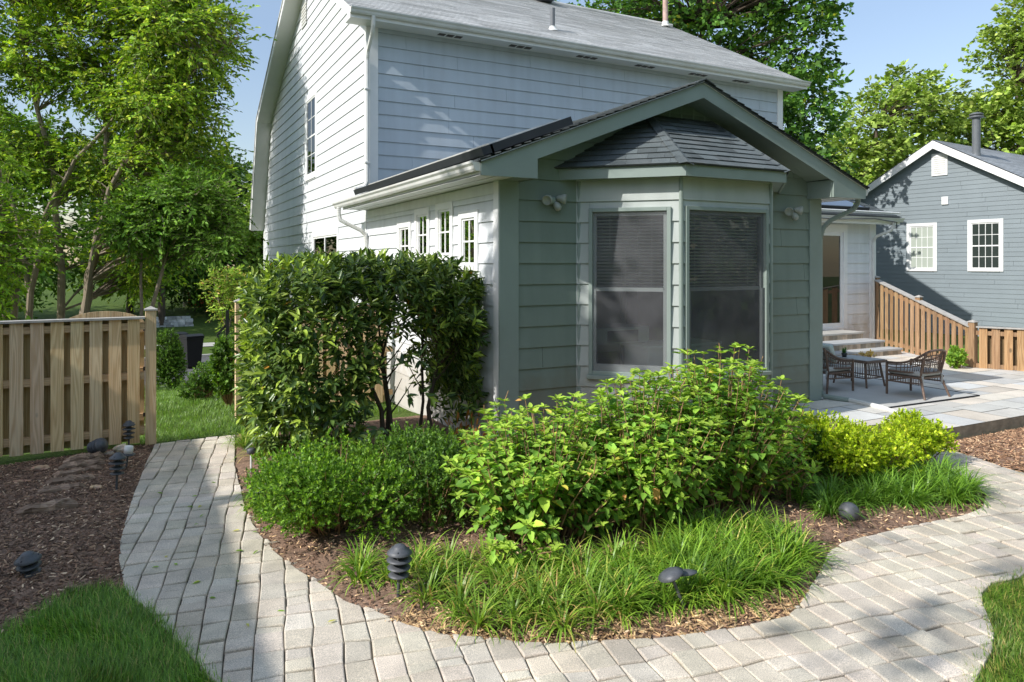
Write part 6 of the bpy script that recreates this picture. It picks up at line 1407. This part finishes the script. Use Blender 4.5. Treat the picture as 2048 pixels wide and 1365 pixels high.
# local S must run along -Y so that the outward normal is -X
nt_, nroof_, nO, nS, nD, nN = gable_house('neighbour_house', 'slate blue clapboard house with white windows behind the brown fence', tuple(nb0), azn, 8.8, 11., 3.75, 2.52, 'blue', 'nroof', 'trim', over=.30, expo=.145,
    wins=((-1.01, 0.0, 2.03, 3.66, 'panelight'), (.954, 1.995, 2.04, 3.69, 'pane')))
m = MB(); m.obox(nO, nS, Z_, nN, -.17, .34, 5.22, 5.95, .0, .04); gv = m.build('gable_vent', M['trim'], nt_)
m = MB()
for k in range(9): m.obox(nO, nS, unit(Z_ + nN * .4), nN, -.12, .29, 5.28 / 1.0 * 1 - .38 + k * .068, 5.28 - .38 + k * .068 + .045, .04 - 1.96, .05 - 1.96) if False else m.obox(nO + Z_ * (5.29 + k * .068), nS, Z_, nN, -.11, .28, 0, .035, .042, .055)
m.build('louvre', M['gutter'], gv)
m = MB(); m.obox(nO, nS, Z_, nN, .15, .36, 4.24, 4.50, .0, .05); m.build('utility_box', M['trim'], nt_, bevel=.01)
pb = nO + nS * .95 + nD * .55
m = MB(); m.lathe([(.16, 0), (.14, .06), (.13, .18)], (pb[0], pb[1], 5.72), 16); m.build('flue_collar', M['pvc'], nroof_)
m = MB(); m.tube([(pb[0], pb[1], 5.7), (pb[0], pb[1], 7.05)], .12, 16); m.build('flue_pipe', M['pvc'], nroof_)
m = MB(); m.lathe([(.13, 0), (.21, .03), (.21, .07), (.14, .09), (.20, .12), (.20, .15), (.1, .19)], (pb[0], pb[1], 7.03), 16); m.build('flue_cap', M['pvc'], nroof_)
# grey shingled house across the street, seen in a sliver left of the gable
gable_house('grey_house', 'grey shingled house seen in a sliver beside the far end of the gable wall', (13.0, 49.0, -1.0), math.radians(10), 10, 9, 4.6, 2.6, 'shingleside', 'roofgrey', 'trim', wins=((-3.4, -2.2, 1.4, 2.9, 'pane'),))
# the house on the sunny side whose eave shades the fence and the left lawn
gable_house('grey_house', 'brown grey clapboard house standing left of the garden, out past the fence', (-12.55, -5.0, 0), 0, 10.4, 14.4, 5.82, 2.0, 'taupe', 'roofgrey', 'trim', expo=.2, wins=((-3, -1.8, 1.2, 2.7, 'pane'), (1.8, 3.0, 1.2, 2.7, 'pane')))

# ================================================================== LIGHT, SKY, CAMERA
EL, SAZ = math.radians(36.55), math.atan2(-1, -.09)
w = bpy.data.worlds.new('World'); SC.world = w; w.use_nodes = True; nt = w.node_tree; nt.nodes.clear()
sky = nt.nodes.new('ShaderNodeTexSky'); sky.sky_type = 'NISHITA'; sky.sun_disc = False; sky.sun_elevation = EL; sky.sun_rotation = SAZ % (2 * math.pi)
sky.air_density = 1.1; sky.dust_density = .5; sky.ozone_density = 1.0; sky.altitude = 0
bg = nt.nodes.new('ShaderNodeBackground'); bg.inputs[1].default_value = .15; wo = nt.nodes.new('ShaderNodeOutputWorld'); 
tcw = nt.nodes.new('ShaderNodeTexCoord'); sx = nt.nodes.new('ShaderNodeSeparateXYZ'); nt.links.new(tcw.outputs['Generated'], sx.inputs[0])
sky_ramp = ramp(nt, sx.outputs[2], [(0., (.40, .375, .37)), (.3, (.56, .515, .50)), (.62, (1.02, .88, .72))])  # sky multiplier, rising towards the zenith
nt.links.new(mixc(nt, 'MULTIPLY', 1., mixc(nt, 'MULTIPLY', 1., sky.outputs[0], sky_ramp), (2.45, 2.45, 2.45)), bg.inputs[0]); nt.links.new(bg.outputs[0], wo.inputs[0])
sd = bpy.data.lights.new('sun', 'SUN'); sd.energy = 5.0; sd.angle = math.radians(.5); sd.color = (1, .97, .92)
so = bpy.data.objects.new('sun', sd); COL.objects.link(so); so.rotation_euler = Vector((1, .09, -.755)).to_track_quat('-Z', 'Y').to_euler(); so.location = (-20, -3, 20)
cd = bpy.data.cameras.new('camera'); co = bpy.data.objects.new('camera', cd); COL.objects.link(co); SC.camera = co
cd.sensor_width = 36; cd.lens = 36 * 1444 / 2048; cd.shift_y = -155.5 / 2048; cd.clip_end = 1000; cd.clip_start = .05
co.location = (0, 0, 2.3); co.rotation_euler = (math.pi / 2, 0, -math.radians(27.5))
SC.view_settings.view_transform = 'Standard'; SC.view_settings.look = 'None'; SC.view_settings.exposure = 0; SC.view_settings.gamma = 1
SC.render.engine = 'CYCLES'
try:
    SC.cycles.use_denoising = True; SC.cycles.denoiser = 'OPENIMAGEDENOISE'; SC.cycles.denoising_input_passes = 'RGB_ALBEDO_NORMAL'
except Exception: pass
SC.cycles.max_bounces = 8; SC.cycles.diffuse_bounces = 4; SC.cycles.glossy_bounces = 3; SC.cycles.transparent_max_bounces = 12; SC.cycles.transmission_bounces = 4
SC.cycles.sample_clamp_indirect = 6
